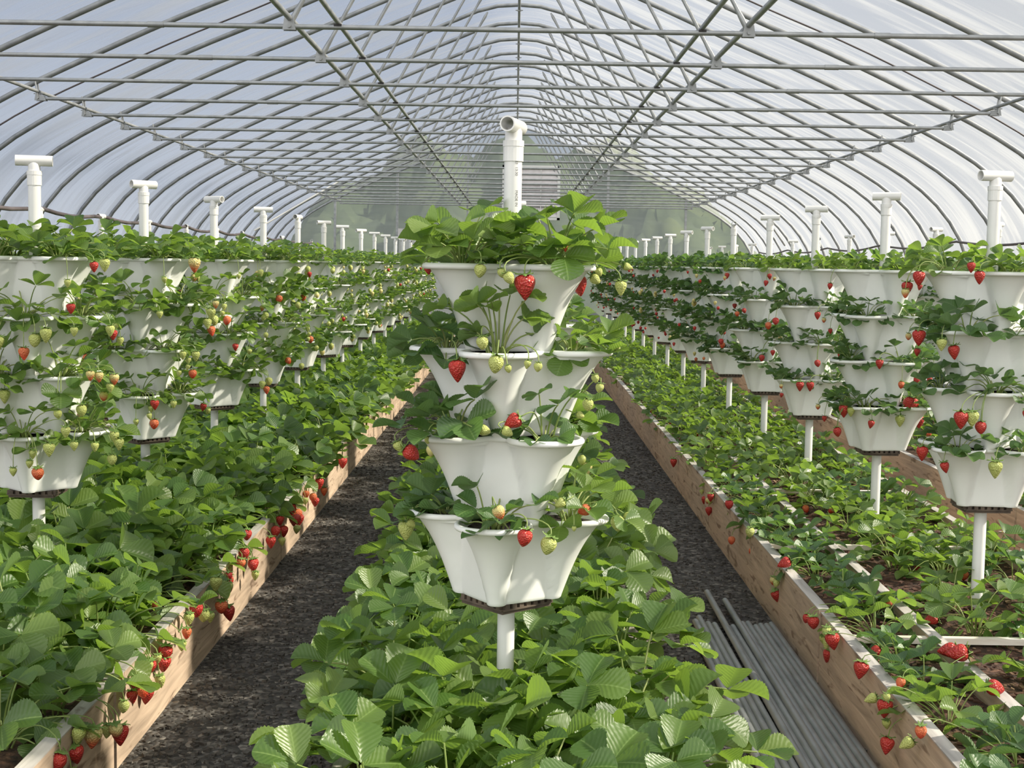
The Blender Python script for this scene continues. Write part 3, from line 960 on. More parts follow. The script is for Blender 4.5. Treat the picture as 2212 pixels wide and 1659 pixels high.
def leaf_template(seed, hi):
    r = random.Random(seed)
    P, Fq, U = [], [], []
    n = 0
    for s, ang, ln in ((0, 0, 1.0), (1, r.uniform(66, 84), .9), (-1, -r.uniform(66, 84), .9)):
        p, f, u = leaflet(27 if hi else 8, 7 if hi else 3, r.uniform(.30, .78), r.uniform(.02, .30), .0075 if hi else 0, hi)
        p = p * ln * NP([r.uniform(.95, 1.12), 1, 1])
        p = p + NP([0, .05, 0])
        up = rot_axis('X', r.uniform(.05, .55))
        p = p @ up.T
        p = p @ rot_axis('Y', -s * r.uniform(-.05, .40)).T
        p = p @ rot_axis('Z', -math.radians(ang)).T
        P.append(p); Fq.append(f + n); U.append(u); n += len(p)
    return np.vstack(P), np.vstack(Fq), np.vstack(U)


LT_HI = [leaf_template(100 + q, True) for q in range(9)]
LT_LO = [leaf_template(200 + q, False) for q in range(6)]


def grow(seed, n, plen, Ls, inc, hi=True, outward=0.0, sun=0.25, rad=.0019, crown=.02):
    """foliage (V,F,UV) and stems (V,F) of one plant; +y is 'outward'."""
    r = random.Random(seed)
    fol, stm = MB(), MB()
    LT = LT_HI if hi else LT_LO
    for q in range(n):
        az = q * 2.39996 + r.uniform(-.35, .35)
        fr = ((q + .6) / n) ** .75
        ic = inc[0] + (inc[1] - inc[0]) * fr + r.uniform(-.12, .12)
        ln = plen[0] + (plen[1] - plen[0]) * r.random() ** .8
        if ic > 1.2:
            ln *= .85
        d = NP([math.cos(az), math.sin(az) + outward, 0.0]); d /= np.linalg.norm(d) + 1e-9
        P = ln * (math.sin(ic) * d + math.cos(ic) * NP([0, 0, 1.0]))
        base = d * crown * r.uniform(.2, 1)
        P = P + base
        ctrl = base + ln * (.22 * math.sin(ic) * d + NP([0, 0, .62 + (.25 if ic > 1.3 else 0)]))
        ctrl[2] = max(ctrl[2], P[2] * .5)
        pts = bez(base, ctrl, P, 7 if hi else 4)
        stm_v, stm_f = tube_arrays(pts, [rad * (1.25 - .5 * t) for t in np.linspace(0, 1, len(pts))], 6 if hi else 3)
        stm.add(stm_v, stm_f)
        L = Ls[0] + (Ls[1] - Ls[0]) * r.random()
        tilt = r.uniform(-.5, .55) - .35 * max(0, ic - .9)
        fw = d * math.cos(tilt) + NP([0, 0, math.sin(tilt)])
        nr = NP([sun * r.uniform(.2, 1.6), 0, 1.0]) + d * (.35 * math.sin(ic)) + NP([r.uniform(-.45, .45), r.uniform(-.45, .45), 0])
        nr = nr - fw * nr.dot(fw); nr /= np.linalg.norm(nr)
        sd = np.cross(fw, nr)
        p, f, u = LT[r.randrange(len(LT))]
        fol.add(p[:, :1] * L * sd + p[:, 1:2] * L * fw + p[:, 2:] * L * nr + P, f, u)
    return fol, stm


def berry_arrays(shape, n=20, m=14):
    t = np.linspace(0.02, .985, m)
    if shape == 0:      # conic
        r = .43 * np.sin(PI * np.clip(t, 0, 1) ** .58) ** .72 * (1 - .18 * t)
    else:               # rounder
        r = .44 * np.sin(PI * np.clip(t, 0, 1) ** .72) ** .62
    a = np.linspace(0, 2 * PI, n, endpoint=False)
    V = np.stack([np.outer(r, np.cos(a)), np.outer(r, np.sin(a)) * .93, np.repeat(-t[:, None], n, 1)], -1).reshape(-1, 3)
    i, j = np.meshgrid(np.arange(m - 1), np.arange(n), indexing='ij')
    j2 = (j + 1) % n
    Fq = np.stack([i * n + j, (i + 1) * n + j, (i + 1) * n + j2, i * n + j2], -1).reshape(-1, 4)
    return V, Fq


def calyx_arrays(seed, k=8):
    r = random.Random(seed)
    V, Fq = [], []
    for q in range(k):
        a = 2 * PI * q / k + r.uniform(-.1, .1)
        ln, wd, lift = r.uniform(.34, .5), .1, r.uniform(-.1, .18)
        ca, sa = math.cos(a), math.sin(a)
        prof = [(0.02, .5, 0.03), (.45, 1.0, .03), (.8, .6, .03 + lift * .5), (1.0, .08, .03 + lift)]
        b = len(V)
        for x, w, z in prof:
            for s in (-1, 0, 1):
                V.append((ca * x * ln - sa * s * w * wd, sa * x * ln + ca * s * w * wd, z - .04 * abs(s)))
        for e in range(3):
            for s in range(2):
                Fq.append((b + e * 3 + s, b + (e + 1) * 3 + s, b + (e + 1) * 3 + s + 1, b + e * 3 + s + 1))
    return NP(V), NP(Fq)


BERRY = {}
for kind in ('ripe', 'green', 'blush', 'orange'):
    for sh in (0, 1):
        m2 = MB(); v, f = berry_arrays(sh); m2.add(v, f)
        m2.add(v[-20:], [tuple(range(20))[::-1]]); m2.add(v[:20], [tuple(range(20))])
        BERRY[kind, sh] = m2.mesh('strawberry_' + kind, M[kind])
CALYX = []
for q in range(3):
    m2 = MB(); v, f = calyx_arrays(q); m2.add(v, f); m2.tube([(0, 0, 0), (0, 0, .16)], .035, 6)
    CALYX.append(m2.mesh('calyx', M['calyx']))
m2 = MB()
for q in range(5):
    a = 2 * PI * q / 5
    ca, sa = math.cos(a), math.sin(a)
    pv = []
    for x, w, z in ((.15, .12, .02), (.45, .36, .05), (.8, .40, .10), (1.0, .16, .10)):
        for s in (-1, 0, 1):
            pv.append((ca * x - sa * s * w, sa * x + ca * s * w, z + .06 * abs(s)))
    m2.add(pv, [(e * 3 + s, (e + 1) * 3 + s, (e + 1) * 3 + s + 1, e * 3 + s + 1) for e in range(3) for s in range(2)], None, 0)
PETALS = m2.mesh('petals', M['petal'])
m2 = MB(); m2.lathe([(.30, .0), (.27, .10), (.15, .18), (.02, .21)], 10); CENTRE = m2.mesh('flower_centre', M['pollen'])

BERRY_LAB = {'ripe': 'ripe red berry', 'green': 'unripe pale green berry', 'blush': 'half ripe berry, pale above and red below', 'orange': 'orange red ripening berry'}


def add_berry(parent, mat, kind, sh, calyx=True):
    o = obj('strawberry', BERRY[kind, sh], parent, mat)
    o['label'] = BERRY_LAB[kind]
    if calyx:
        obj('calyx', CALYX[rnd.randrange(3)], o)
    return o


def add_flower(parent, mat):
    o = obj('flower', PETALS, parent, mat)
    o['label'] = 'white five-petalled flower'
    obj('flower_centre', CENTRE, o)


class Proto:
    def __init__(s, seed, leafmat='leaf', berries=(), flowers=(), **kw):
        fol, stm = grow(seed, **kw)
        s.extra = []
        for (x, y, z, kind, size, sh) in berries:
            top = NP([x, y, z])
            start = NP([x * .15, .015, .01])
            rise = max(.035, z + .05)
            # fruit stalk arching over the rim
            pts = bez3(start, NP([x * .3, y * .45, rise + .03]), NP([x, y, max(rise, .03)]), top + NP([0, 0, .002]), 9)
            v, f = tube_arrays(pts, .0013, 5); stm.add(v, f)
        for (x, y, z, size) in flowers:
            pts = bez(NP([0, 0, 0]), NP([x * .3, y * .3, z]), NP([x, y, z]), 6)
            v, f = tube_arrays(pts, .001, 5); stm.add(v, f)
        s.fol = fol.mesh('foliage', M[leafmat]); s.stm = stm.mesh('stems', M['stem'])
        s.berries, s.flowers = berries, flowers


def plant(proto, mat, label, group, calyx=True, cat='plant'):
    t = thing('strawberry_plant', label, cat, mat, group)
    obj('foliage', proto.fol, t); obj('stems', proto.stm, t)
    for (x, y, z, kind, size, sh) in proto.berries:
        q = Matrix.Translation((x, y, z)) @ Matrix.Rotation(rnd.uniform(0, 6), 4, 'Z') @ Matrix.Rotation(rnd.uniform(-.3, .3), 4, 'X') @ Matrix.Scale(size, 4)
        add_berry(t, q, kind, sh, calyx)
    for (x, y, z, size) in proto.flowers:
        add_flower(t, Matrix.Translation((x, y, z)) @ Matrix.Rotation(rnd.uniform(-.6, .6), 4, 'X') @ Matrix.Rotation(rnd.uniform(0, 6), 4, 'Z') @ Matrix.Scale(size, 4))
    return t


pr = random.Random(21)


def rim_berries(n, kinds, lo=-.075, hi=.0):
    out = []
    for q in range(n):
        x = pr.uniform(-.085, .085)
        out.append((x, .088 + pr.uniform(.004, .05), pr.uniform(lo, hi), pr.choice(kinds), pr.uniform(.026, .046), pr.randrange(2)))
    return out


LK = ['green', 'green', 'green', 'green', 'blush', 'ripe', 'orange']
RK = ['ripe', 'ripe', 'orange', 'green', 'blush', 'ripe']
# lush plants of the left row, sparser darker ones of the right row
TOW_L = [Proto(300 + q, berries=rim_berries([3, 2, 4, 1, 3, 2][q], LK), flowers=([(.05, .07, .07, .011)] if q in (1, 4) else []), n=[17, 20, 16, 18, 17, 21][q], plen=(.05, .14), Ls=(.046, .070), inc=(.15, 1.8), outward=.35) for q in range(6)]
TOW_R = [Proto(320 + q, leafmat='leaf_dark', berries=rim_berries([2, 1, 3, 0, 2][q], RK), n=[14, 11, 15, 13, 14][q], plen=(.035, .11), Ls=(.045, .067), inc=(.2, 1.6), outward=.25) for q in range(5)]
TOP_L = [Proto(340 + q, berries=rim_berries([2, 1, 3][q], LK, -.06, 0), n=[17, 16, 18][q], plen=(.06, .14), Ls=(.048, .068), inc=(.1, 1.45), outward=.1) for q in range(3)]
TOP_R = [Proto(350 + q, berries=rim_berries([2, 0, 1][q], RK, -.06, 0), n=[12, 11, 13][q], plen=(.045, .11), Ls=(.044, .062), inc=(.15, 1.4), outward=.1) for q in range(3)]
BED = [Proto(360 + q, flowers=([(.05, .02, .16, .014)] if q == 2 else []), n=[17, 19, 16, 18, 17, 20][q], plen=(.09, .225), Ls=(.070, .100), inc=(.08, 1.35), rad=.0024, crown=.035) for q in range(6)]
EDGE_B = [[(-.03, .15, .00, 'ripe', .046, 0), (.03, .16, -.03, 'green', .034, 0), (.07, .15, .02, 'ripe', .04, 1)], [(.02, .15, -.01, 'orange', .04, 1), (-.06, .16, .02, 'green', .03, 0), (-.04, .16, -.04, 'ripe', .046, 0)],
          [(0, .155, -.02, 'ripe', .048, 0), (.05, .16, .0, 'blush', .036, 1), (-.05, .15, .02, 'green', .03, 1)], [(.06, .15, .0, 'green', .032, 0), (-.02, .16, .015, 'orange', .036, 0)]]
EDGE = [Proto(380 + q, berries=EDGE_B[q], n=15, plen=(.08, .20), Ls=(.062, .088), inc=(.1, 1.4), rad=.0022, crown=.03, outward=-.1) for q in range(4)]
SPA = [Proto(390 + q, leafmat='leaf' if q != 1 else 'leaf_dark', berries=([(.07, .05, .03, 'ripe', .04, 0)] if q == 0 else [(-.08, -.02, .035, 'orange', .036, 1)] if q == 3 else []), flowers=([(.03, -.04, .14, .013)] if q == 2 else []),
             n=[14, 13, 15, 12, 14][q], plen=(.06, .16), Ls=(.052, .076), inc=(.1, 1.45), rad=.002, crown=.03) for q in range(5)]
STRIP = [Proto(400 + q, leafmat='leaf_dark' if q else 'leaf', berries=[[(-.02, .15, -.02, 'ripe', .046, 0), (.03, .155, .01, 'green', .03, 0)], [(.03, .15, .0, 'orange', .036, 1)], [(.0, .15, -.03, 'ripe', .05, 0), (-.05, .15, .02, 'green', .03, 1), (.04, .15, .01, 'blush', .034, 1)], []][q],
               n=[13, 14, 12, 14][q], plen=(.05, .14), Ls=(.054, .078), inc=(.1, 1.35), rad=.002, crown=.03) for q in range(4)]

LOBE_W = ['near', 'right', 'far', 'left']


def lobe_pos(row, k, t, i):
    x, D, zr, yaw = pot_lobes[(row, k, t)]
    a = yaw + i * PI / 2
    return Vector((x + CL * math.cos(a), D + CL * math.sin(a), zr - .016)), a


def lobe_word(a):
    # azimuth from the camera side, positive to the right
    az = (math.degrees(a) + 90 + 180) % 360 - 180
    return 'near' if abs(az) <= 45 else 'far' if abs(az) > 135 else ('right' if az > 0 else 'left')


stuff_list = []     # (kind, matrix) of plants left to the mass

# -- rows of towers
for row in ('L', 'R'):
    for k in range(NT):
        for t in range(4):
            for i in range(4):
                pos, a = lobe_pos(row, k, t, i)
                lw = lobe_word(a)
                sc = pr.uniform(.85, 1.1) if row == 'L' else pr.uniform(.8, 1.1)
                m4 = TR(pos, a - PI / 2, sc)
                if k <= 3 and not (lw == 'far'):
                    pool = (TOP_L if t == 0 else TOW_L) if row == 'L' else (TOP_R if t == 0 else TOW_R)
                    plant(pr.choice(pool), m4, 'strawberry plant in the %s lobe of the %s pot, %s tower of the %s' % (lw, TIER[t], ORD[k], ROWN[row]), 'strawberry plants in the tower pots', calyx=(k <= 1))
                else:
                    stuff_list.append((('TL' if row == 'L' else 'TR') + ('n' if k <= 3 else ''), m4))
for row in ('LL', 'RR'):
    for k in range(8):
        for t in range(4):
            for i in range(4):
                pos, a = lobe_pos(row, k, t, i)
                stuff_list.append((('TL' if row == 'LL' else 'TR'), TR(pos, a - PI / 2, pr.uniform(.8, 1.0))))
for k in range(1, 5):
    for t in range(4):
        for i in range(4):
            pos, a = lobe_pos('C', k, t, i)
            stuff_list.append(('TL', TR(pos, a - PI / 2, .9)))

# -- the nearest tower: each lobe its own plant and berries set by hand
kwT = dict(Ls=(.046, .066), outward=.15)
HERO = {}
hero_spec = {
    (0, 0): dict(n=17, plen=(.07, .150), inc=(.1, 1.3), Ls=(.052, .068), lab='tall bright plant in the front right lobe of the top pot, nearest center tower'),
    (0, 3): dict(n=17, plen=(.07, .145), inc=(.1, 1.35), Ls=(.050, .066), lab='bushy bright plant in the left lobe of the top pot, nearest center tower'),
    (0, 1): dict(n=7, plen=(.05, .11), inc=(.3, 1.5), lab='plant in the back right lobe of the top pot, nearest center tower'),
    (0, 2): dict(n=8, plen=(.05, .12), inc=(.2, 1.4), lab='plant in the back lobe of the top pot, nearest center tower'),
    (1, 0): dict(n=12, plen=(.05, .165), inc=(.05, .8), Ls=(.036, .055), lab='tall upright plant in the front lobe of the second pot, nearest center tower'),
    (1, 1): dict(n=12, plen=(.02, .12), inc=(.2, 1.5), Ls=(.042, .058), lab='plant with round low leaves in the right lobe, second pot, nearest center tower'),
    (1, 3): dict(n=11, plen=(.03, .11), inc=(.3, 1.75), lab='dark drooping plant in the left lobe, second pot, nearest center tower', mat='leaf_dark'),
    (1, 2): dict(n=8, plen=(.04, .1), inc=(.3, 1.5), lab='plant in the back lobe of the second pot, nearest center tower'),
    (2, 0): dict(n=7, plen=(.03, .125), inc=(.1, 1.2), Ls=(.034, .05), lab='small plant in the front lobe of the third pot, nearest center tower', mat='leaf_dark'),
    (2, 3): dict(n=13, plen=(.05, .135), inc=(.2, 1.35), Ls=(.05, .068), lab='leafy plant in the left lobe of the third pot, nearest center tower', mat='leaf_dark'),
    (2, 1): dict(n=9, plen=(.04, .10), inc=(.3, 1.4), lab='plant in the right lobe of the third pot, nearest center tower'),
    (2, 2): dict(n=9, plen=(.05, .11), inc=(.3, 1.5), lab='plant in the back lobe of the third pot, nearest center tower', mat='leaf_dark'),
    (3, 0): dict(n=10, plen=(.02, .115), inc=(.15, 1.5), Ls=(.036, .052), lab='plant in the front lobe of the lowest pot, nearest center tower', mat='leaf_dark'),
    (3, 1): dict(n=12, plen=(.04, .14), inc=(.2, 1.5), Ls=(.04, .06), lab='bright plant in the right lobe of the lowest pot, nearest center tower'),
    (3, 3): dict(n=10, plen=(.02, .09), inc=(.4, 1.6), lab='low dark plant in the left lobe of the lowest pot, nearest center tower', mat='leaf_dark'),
    (3, 2): dict(n=8, plen=(.04, .1), inc=(.3, 1.5), lab='plant in the back lobe of the lowest pot, nearest center tower'),
}
for (t, i), sp_ in hero_spec.items():
    kw = dict(kwT); kw.update({q: v for q, v in sp_.items() if q not in ('lab', 'mat')})
    kw['Ls'] = tuple(q * 1.12 for q in kw['Ls']); kw['n'] += 2
    p_ = Proto(500 + t * 10 + i, leafmat=sp_.get('mat', 'leaf'), **kw)
    pos, a = lobe_pos('C', 0, t, i)
    m4 = TR(pos, a - PI / 2)
    HERO[t, i] = (plant(p_, m4, sp_['lab'], None), m4, pos, a)


def hang(owner, m4, root, px, py, hpx, kind, D, tilt=0.0, sh=0, side=0.0):
    """hang one berry whose picture centre is px, py at depth D and draw its stalk from ROOT (world)."""
    c = at(px, py, D)
    size = hpx / F_PX * D
    rotm = Matrix.Rotation(tilt, 4, 'Y') @ Matrix.Rotation(side, 4, 'X') @ Matrix.Rotation(rnd.uniform(0, 6), 4, 'Z')
    top = c + (rotm @ Vector((0, 0, size * .5)))
    wm = Matrix.Translation(top) @ rotm @ Matrix.Scale(size, 4)
    inv = m4.inverted()
    add_berry(owner, inv @ wm, kind, sh)
    upv = (rotm @ Vector((0, 0, 1)))
    end = top + upv * size * .12
    p1 = root + (end - root) * .35 + Vector((0, 0, .05))
    p2 = end + upv * .035
    pts = [inv @ Vector(q) for q in bez3(root, p1, p2, end, 10)]
    m2 = MB(); m2.tube(pts, .0014, 6, cap=False)
    o = obj('fruit_stalk', m2.mesh('fruit_stalk', M['stem']), owner)


HB = [
    # tier, lobe, px, py, h, kind, D, tilt, shape
    (0, 0, 1134, 621, 57, 'ripe', 2.84, .05, 0), (0, 3, 1037, 585, 31, 'green', 2.86, -.1, 1), (0, 0, 1100, 601, 29, 'green', 2.82, .5, 1), (0, 0, 1084, 590, 22, 'green', 2.86, .3, 1),
    (0, 1, 1251, 618, 46, 'ripe', 3.04, .2, 0), (0, 0, 1286, 604, 25, 'green', 2.96, .9, 1), (0, 0, 1341, 623, 34, 'green', 2.94, .02, 0), (0, 1, 1357, 577, 22, 'green', 3.05, 1.3, 0), (0, 0, 1221, 536, 17, 'orange', 2.9, .1, 0),
    (0, 1, 1294, 588, 20, 'green', 3.0, .3, 1), (0, 3, 925, 583, 22, 'ripe', 3.1, .2, 0),
    (1, 0, 1042, 741, 31, 'green', 2.83, .1, 1), (1, 0, 1071, 787, 41, 'green', 2.82, -.12, 1), (1, 0, 1098, 797, 18, 'green', 2.82, .2, 1), (1, 0, 1139, 788, 20, 'green', 2.82, -.2, 0), (1, 0, 1162, 793, 22, 'green', 2.82, -.1, 1),
    (1, 3, 988, 802, 50, 'ripe', 2.88, .05, 0), (1, 1, 1333, 751, 18, 'green', 3.0, .9, 1),
    (2, 0, 1106, 912, 42, 'ripe', 2.87, -1.0, 0), (2, 3, 1046, 930, 30, 'green', 2.88, 1.3, 1), (2, 0, 1096, 933, 27, 'green', 2.84, 1.0, 1), (2, 3, 889, 979, 40, 'ripe', 2.93, .9, 1), (2, 3, 862, 966, 28, 'green', 2.95, .5, 0), (2, 3, 924, 951, 17, 'green', 2.93, 0, 1),
    (2, 1, 1286, 818, 20, 'green', 3.02, .2, 1), (2, 1, 1295, 838, 22, 'green', 3.02, -.2, 1), (2, 1, 1270, 875, 28, 'green', 3.0, .0, 1), (2, 1, 1253, 897, 20, 'green', 3.0, 1.2, 1),
    (3, 0, 1078, 1107, 33, 'blush', 2.82, .4, 1), (3, 0, 1133, 1162, 41, 'ripe', 2.80, -.2, 1), (3, 0, 1184, 1179, 42, 'green', 2.82, -.25, 1), (3, 1, 1262, 1102, 30, 'orange', 2.93, -1.2, 1), (3, 1, 1210, 1087, 26, 'green', 2.9, -1.1, 1),
    (3, 1, 1334, 1131, 36, 'green', 2.98, .1, 1), (3, 1, 1356, 1116, 21, 'green', 3.0, .9, 1), (3, 1, 1240, 1142, 13, 'green', 2.88, 0, 1), (3, 3, 877, 1147, 44, 'green', 3.1, 0, 0), (3, 3, 888, 1131, 22, 'green', 3.08, .9, 1),
]
for (t, i, px, py, h_, kind, D, tilt, sh) in HB:
    o, m4, pos, a = HERO[t, i]
    hang(o, m4, pos, px, py, h_, kind, D, -tilt, sh)

# -- beds
bed_plants = []      # (object, matrix, x, y)


def bed_grid(cols, y0, y1, step, pools, bedname, colwords, group, zoff=0.0, sc=(.9, 1.1), keep=None, edge=None, skip_post=None):
    for c, x in enumerate(cols):
        n = 0
        y = y0 + (step * .5 if c % 2 else 0)
        while y < y1:
            xx, yy = x + pr.uniform(-.035, .035), y + pr.uniform(-.05, .05)
            y += step
            if abs(xx) / yy > .405 or yy < 2.2:
                continue
            if skip_post and any(abs(xx - px_) < .07 and abs(yy - py_) < .10 for px_, py_ in skip_post):
                yy += .13
            if keep and pr.random() > keep:
                continue
            e = edge and c in edge
            pool = edge[c][0] if e else pools
            rz = edge[c][1] + pr.uniform(-.25, .25) if e else pr.uniform(0, 2 * PI)
            m4 = TR((xx, yy, SOILZ - .004 + zoff), rz, pr.uniform(*sc))
            lab = 'strawberry plant in the %s, %s, %s from the front' % (bedname, colwords[c], ORD[n] if n else 'first')
            bed_plants.append((plant(pr.choice(pool), m4, lab, group, calyx=yy < 5), m4, xx, yy))
            n += 1


posts = [(-.008, CD0)] + [(0, CD0 + STEP * q) for q in range(1, 3)] + [(ROWX, D0 + STEP * q) for q in range(4)] + [(-ROWX, D0 + STEP * q) for q in range(4)]
bed_grid([-.27, -.09, .09, .27], 2.35, 5.0, .225, BED, 'center bed', ['left column', 'middle left column', 'middle right column', 'right column'], 'strawberry plants in the center bed', skip_post=posts)
bed_grid([-1.12, -1.29, -1.47, -1.68, -1.90], 3.0, 6.7, .235, BED, 'left bed', ['column by the aisle board', 'second column from the aisle', 'third column from the aisle', 'fourth column from the aisle', 'fifth column from the aisle'], 'strawberry plants in the left bed', skip_post=posts,
         edge={0: (EDGE, -PI / 2)}, zoff=0.0, sc=(1.0, 1.22))
bed_grid([1.09], 2.7, 6.8, .27, STRIP, 'right bed', ['narrow strip by the aisle board'], 'strawberry plants in the right bed', edge={0: (STRIP, PI / 2)}, zoff=-.02, sc=(.8, 1.0))
bed_grid([1.38, 1.55, 1.74], 3.5, 7.8, .30, SPA, 'right bed', ['left column', 'column of the posts', 'right column'], 'strawberry plants in the right bed', keep=.8, skip_post=posts, sc=(.85, 1.05))

# berries hung over the boards by hand
def board_berry(px, py, h_, kind, X, tilt=0, sh=0, z=None):
    w = at_z(px, py, z) if z is not None else at_x(px, py, X)
    best = min(bed_plants, key=lambda b: (b[2] - w.x) ** 2 * 1.0 + (b[3] - w.y) ** 2)
    root = best[1] @ Vector((0, 0, .02))
    hang(best[0], best[1], root, px, py, h_, kind, w.y, tilt, sh)


XL, XR = BOARD_L + .03, BOARD_R - .028
for a_ in [(293, 1478, 36, 'ripe', XL, .1, 1), (286, 1506, 32, 'ripe', XL + .012, -.1, 0), (200, 1594, 52, 'blush', XL, .1, 0), (169, 1590, 40, 'green', XL - .015, .2, 0), (232, 1580, 34, 'green', XL, .15, 0), (357, 1412, 40, 'ripe', XL, .1, 0), (340, 1424, 24, 'green', XL, 0, 0),
           (424, 1317, 36, 'ripe', XL, 0, 1), (440, 1330, 30, 'green', XL + .01, .1, 1), (408, 1338, 30, 'green', XL, 0, 0), (454, 1334, 26, 'green', XL + .01, 0, 0), (489, 1270, 36, 'ripe', XL, 0, 1), (493, 1247, 24, 'ripe', XL, 0, 0), (466, 1262, 36, 'green', XL, .1, 0), (533, 1155, 26, 'ripe', XL, 0, 1), (527, 1196, 28, 'ripe', XL, 0, 1),
           (520, 1217, 24, 'orange', XL, .2, 1), (585, 1172, 28, 'ripe', XL, 0, 0), (605, 1125, 24, 'ripe', XL, 0, 0), (630, 1100, 26, 'ripe', XL, 0, 1), (690, 1045, 26, 'ripe', XL, 0, 0), (700, 1062, 20, 'orange', XL, 0, 0), (740, 1000, 26, 'ripe', XL, 0, 0), (335, 1306, 18, 'orange', -1.02, .9, 1)]:
    board_berry(a_[0], a_[1], a_[2], a_[3], a_[4], a_[5], a_[6])
for a_ in [(1859, 1448, 42, 'ripe', XR, .15, 0), (1911, 1531, 44, 'ripe', XR, .05, 0), (1880, 1510, 30, 'green', XR - .01, 1.2, 0), (1915, 1506, 20, 'green', XR - .02, 0, 1), (1757, 1345, 30, 'ripe', XR, -.1, 1), (1742, 1336, 22, 'ripe', XR, .2, 1), (1786, 1366, 26, 'green', XR - .01, 0, 1), (1799, 1386, 40, 'ripe', XR, -.2, 0), (1786, 1392, 24, 'green', XR - .01, .2, 0),
           (1989, 1581, 32, 'orange', XR, 0, 1), (1957, 1607, 36, 'green', XR - .01, 1.0, 0), (1693, 1217, 32, 'ripe', XR + .02, 1.1, 0), (1620, 1150, 24, 'green', XR, 0, 1), (1575, 1090, 22, 'ripe', XR, 0, 1), (1535, 1075, 20, 'ripe', XR, 0, 0), (1455, 1000, 20, 'ripe', XR, 0, 0)]:
    board_berry(a_[0], a_[1], a_[2], a_[3], a_[4], a_[5], a_[6])
for a_ in [(2066, 1411, 50, 'ripe', 1.2, 1.45, 0, TOPZ + .03), (2045, 1405, 44, 'ripe', 1.2, 1.45, 0, TOPZ + .022), (2150, 1486, 42, 'ripe', 1.2, -1.3, 1, TOPZ + .02), (2010, 1338, 32, 'ripe', 1.25, 1.3, 0, SOILZ + .03), (1962, 1186, 28, 'ripe', 1.35, .8, 1, SOILZ + .03), (1798, 1102, 20, 'orange', 1.3, 1, 1, SOILZ + .02), (1890, 1407, 28, 'ripe', 1.05, 1.0, 1, SOILZ + .03),
           (1945, 1475, 26, 'orange', 1.05, .3, 1, SOILZ + .05), (1917, 1302, 24, 'orange', 1.2, .9, 1, TOPZ + .02)]:
    board_berry(a_[0], a_[1], a_[2], a_[3], a_[4], a_[5], a_[6], a_[7])

# a few reds on the two nearest side towers
tower_plants = {o['label']: o for o in COL.objects if o.name.startswith('strawberry_plant')}


def tower_berry(row, k, t, lw, px, py, h_, kind, D, tilt=0, sh=0):
    lab = 'strawberry plant in the %s lobe of the %s pot, %s tower of the %s' % (lw, TIER[t], ORD[k], ROWN[row])
    o = tower_plants.get(lab)
    if o is None:
        return
    hang(o, o.matrix_basis.copy(), o.matrix_basis.translation.copy(), px, py, h_, kind, D, tilt, sh)


for a_ in [('R', 0, 0, 'near', 2116, 600, 30, 'ripe', 4.16), ('R', 0, 0, 'near', 2098, 578, 24, 'ripe', 4.18), ('R', 0, 0, 'left', 1985, 602, 34, 'ripe', 4.35), ('R', 0, 2, 'near', 2076, 908, 40, 'ripe', 4.14), ('R', 0, 2, 'near', 2100, 905, 36, 'green', 4.14),
           ('R', 0, 1, 'left', 2034, 745, 28, 'green', 4.2), ('R', 0, 3, 'right', 2150, 1015, 40, 'green', 4.2), ('R', 0, 3, 'left', 1992, 980, 34, 'ripe', 4.35), ('R', 1, 2, 'near', 1900, 787, 22, 'ripe', 5.5), ('R', 1, 3, 'left', 1823, 888, 30, 'ripe', 5.6), ('R', 1, 3, 'left', 1838, 890, 22, 'green', 5.58), ('R', 1, 3, 'right', 1944, 910, 26, 'green', 5.58),
           ('R', 1, 3, 'right', 1967, 880, 44, 'ripe', 5.62), ('R', 1, 3, 'right', 1985, 912, 28, 'ripe', 5.66), ('R', 2, 3, 'near', 1728, 835, 22, 'ripe', 6.8), ('R', 2, 3, 'near', 1750, 835, 22, 'ripe', 6.8), ('R', 2, 1, 'near', 1766, 682, 18, 'ripe', 6.8), ('R', 0, 1, 'left', 1985, 730, 36, 'ripe', 4.4),
           ('L', 0, 0, 'right', 226, 573, 30, 'green', 4.25), ('L', 0, 0, 'right', 203, 577, 24, 'ripe', 4.28), ('L', 0, 1, 'near', 153, 667, 24, 'ripe', 4.2), ('L', 0, 1, 'near', 99, 725, 34, 'green', 4.16), ('L', 0, 1, 'near', 160, 717, 22, 'green', 4.18), ('L', 0, 1, 'right', 238, 715, 26, 'green', 4.3), ('L', 0, 2, 'right', 195, 812, 24, 'blush', 4.2),
           ('L', 0, 2, 'right', 214, 815, 24, 'blush', 4.22), ('L', 0, 2, 'right', 247, 820, 26, 'blush', 4.28), ('L', 0, 2, 'right', 238, 838, 22, 'green', 4.28), ('L', 0, 3, 'near', 106, 972, 32, 'green', 4.15), ('L', 0, 3, 'near', 142, 934, 26, 'green', 4.16), ('L', 0, 3, 'right', 160, 964, 22, 'green', 4.2), ('L', 0, 3, 'right', 205, 966, 22, 'green', 4.28),
           ('L', 0, 3, 'right', 247, 944, 26, 'green', 4.35), ('L', 0, 3, 'right', 257, 960, 28, 'green', 4.36), ('L', 0, 2, 'left', 10, 857, 32, 'green', 4.25), ('L', 1, 0, 'right', 420, 573, 34, 'blush', 5.55), ('L', 1, 3, 'near', 334, 875, 24, 'ripe', 5.5), ('L', 1, 3, 'near', 375, 874, 18, 'green', 5.5), ('L', 1, 2, 'right', 395, 768, 20, 'green', 5.55), ('L', 1, 2, 'right', 423, 770, 24, 'green', 5.58),
           ('L', 1, 1, 'near', 345, 680, 18, 'green', 5.5), ('L', 1, 1, 'right', 456, 678, 26, 'green', 5.6), ('L', 1, 3, 'left', 272, 864, 20, 'ripe', 5.6), ('L', 1, 1, 'right', 466, 658, 18, 'blush', 5.6)]:
    tower_berry(*a_)

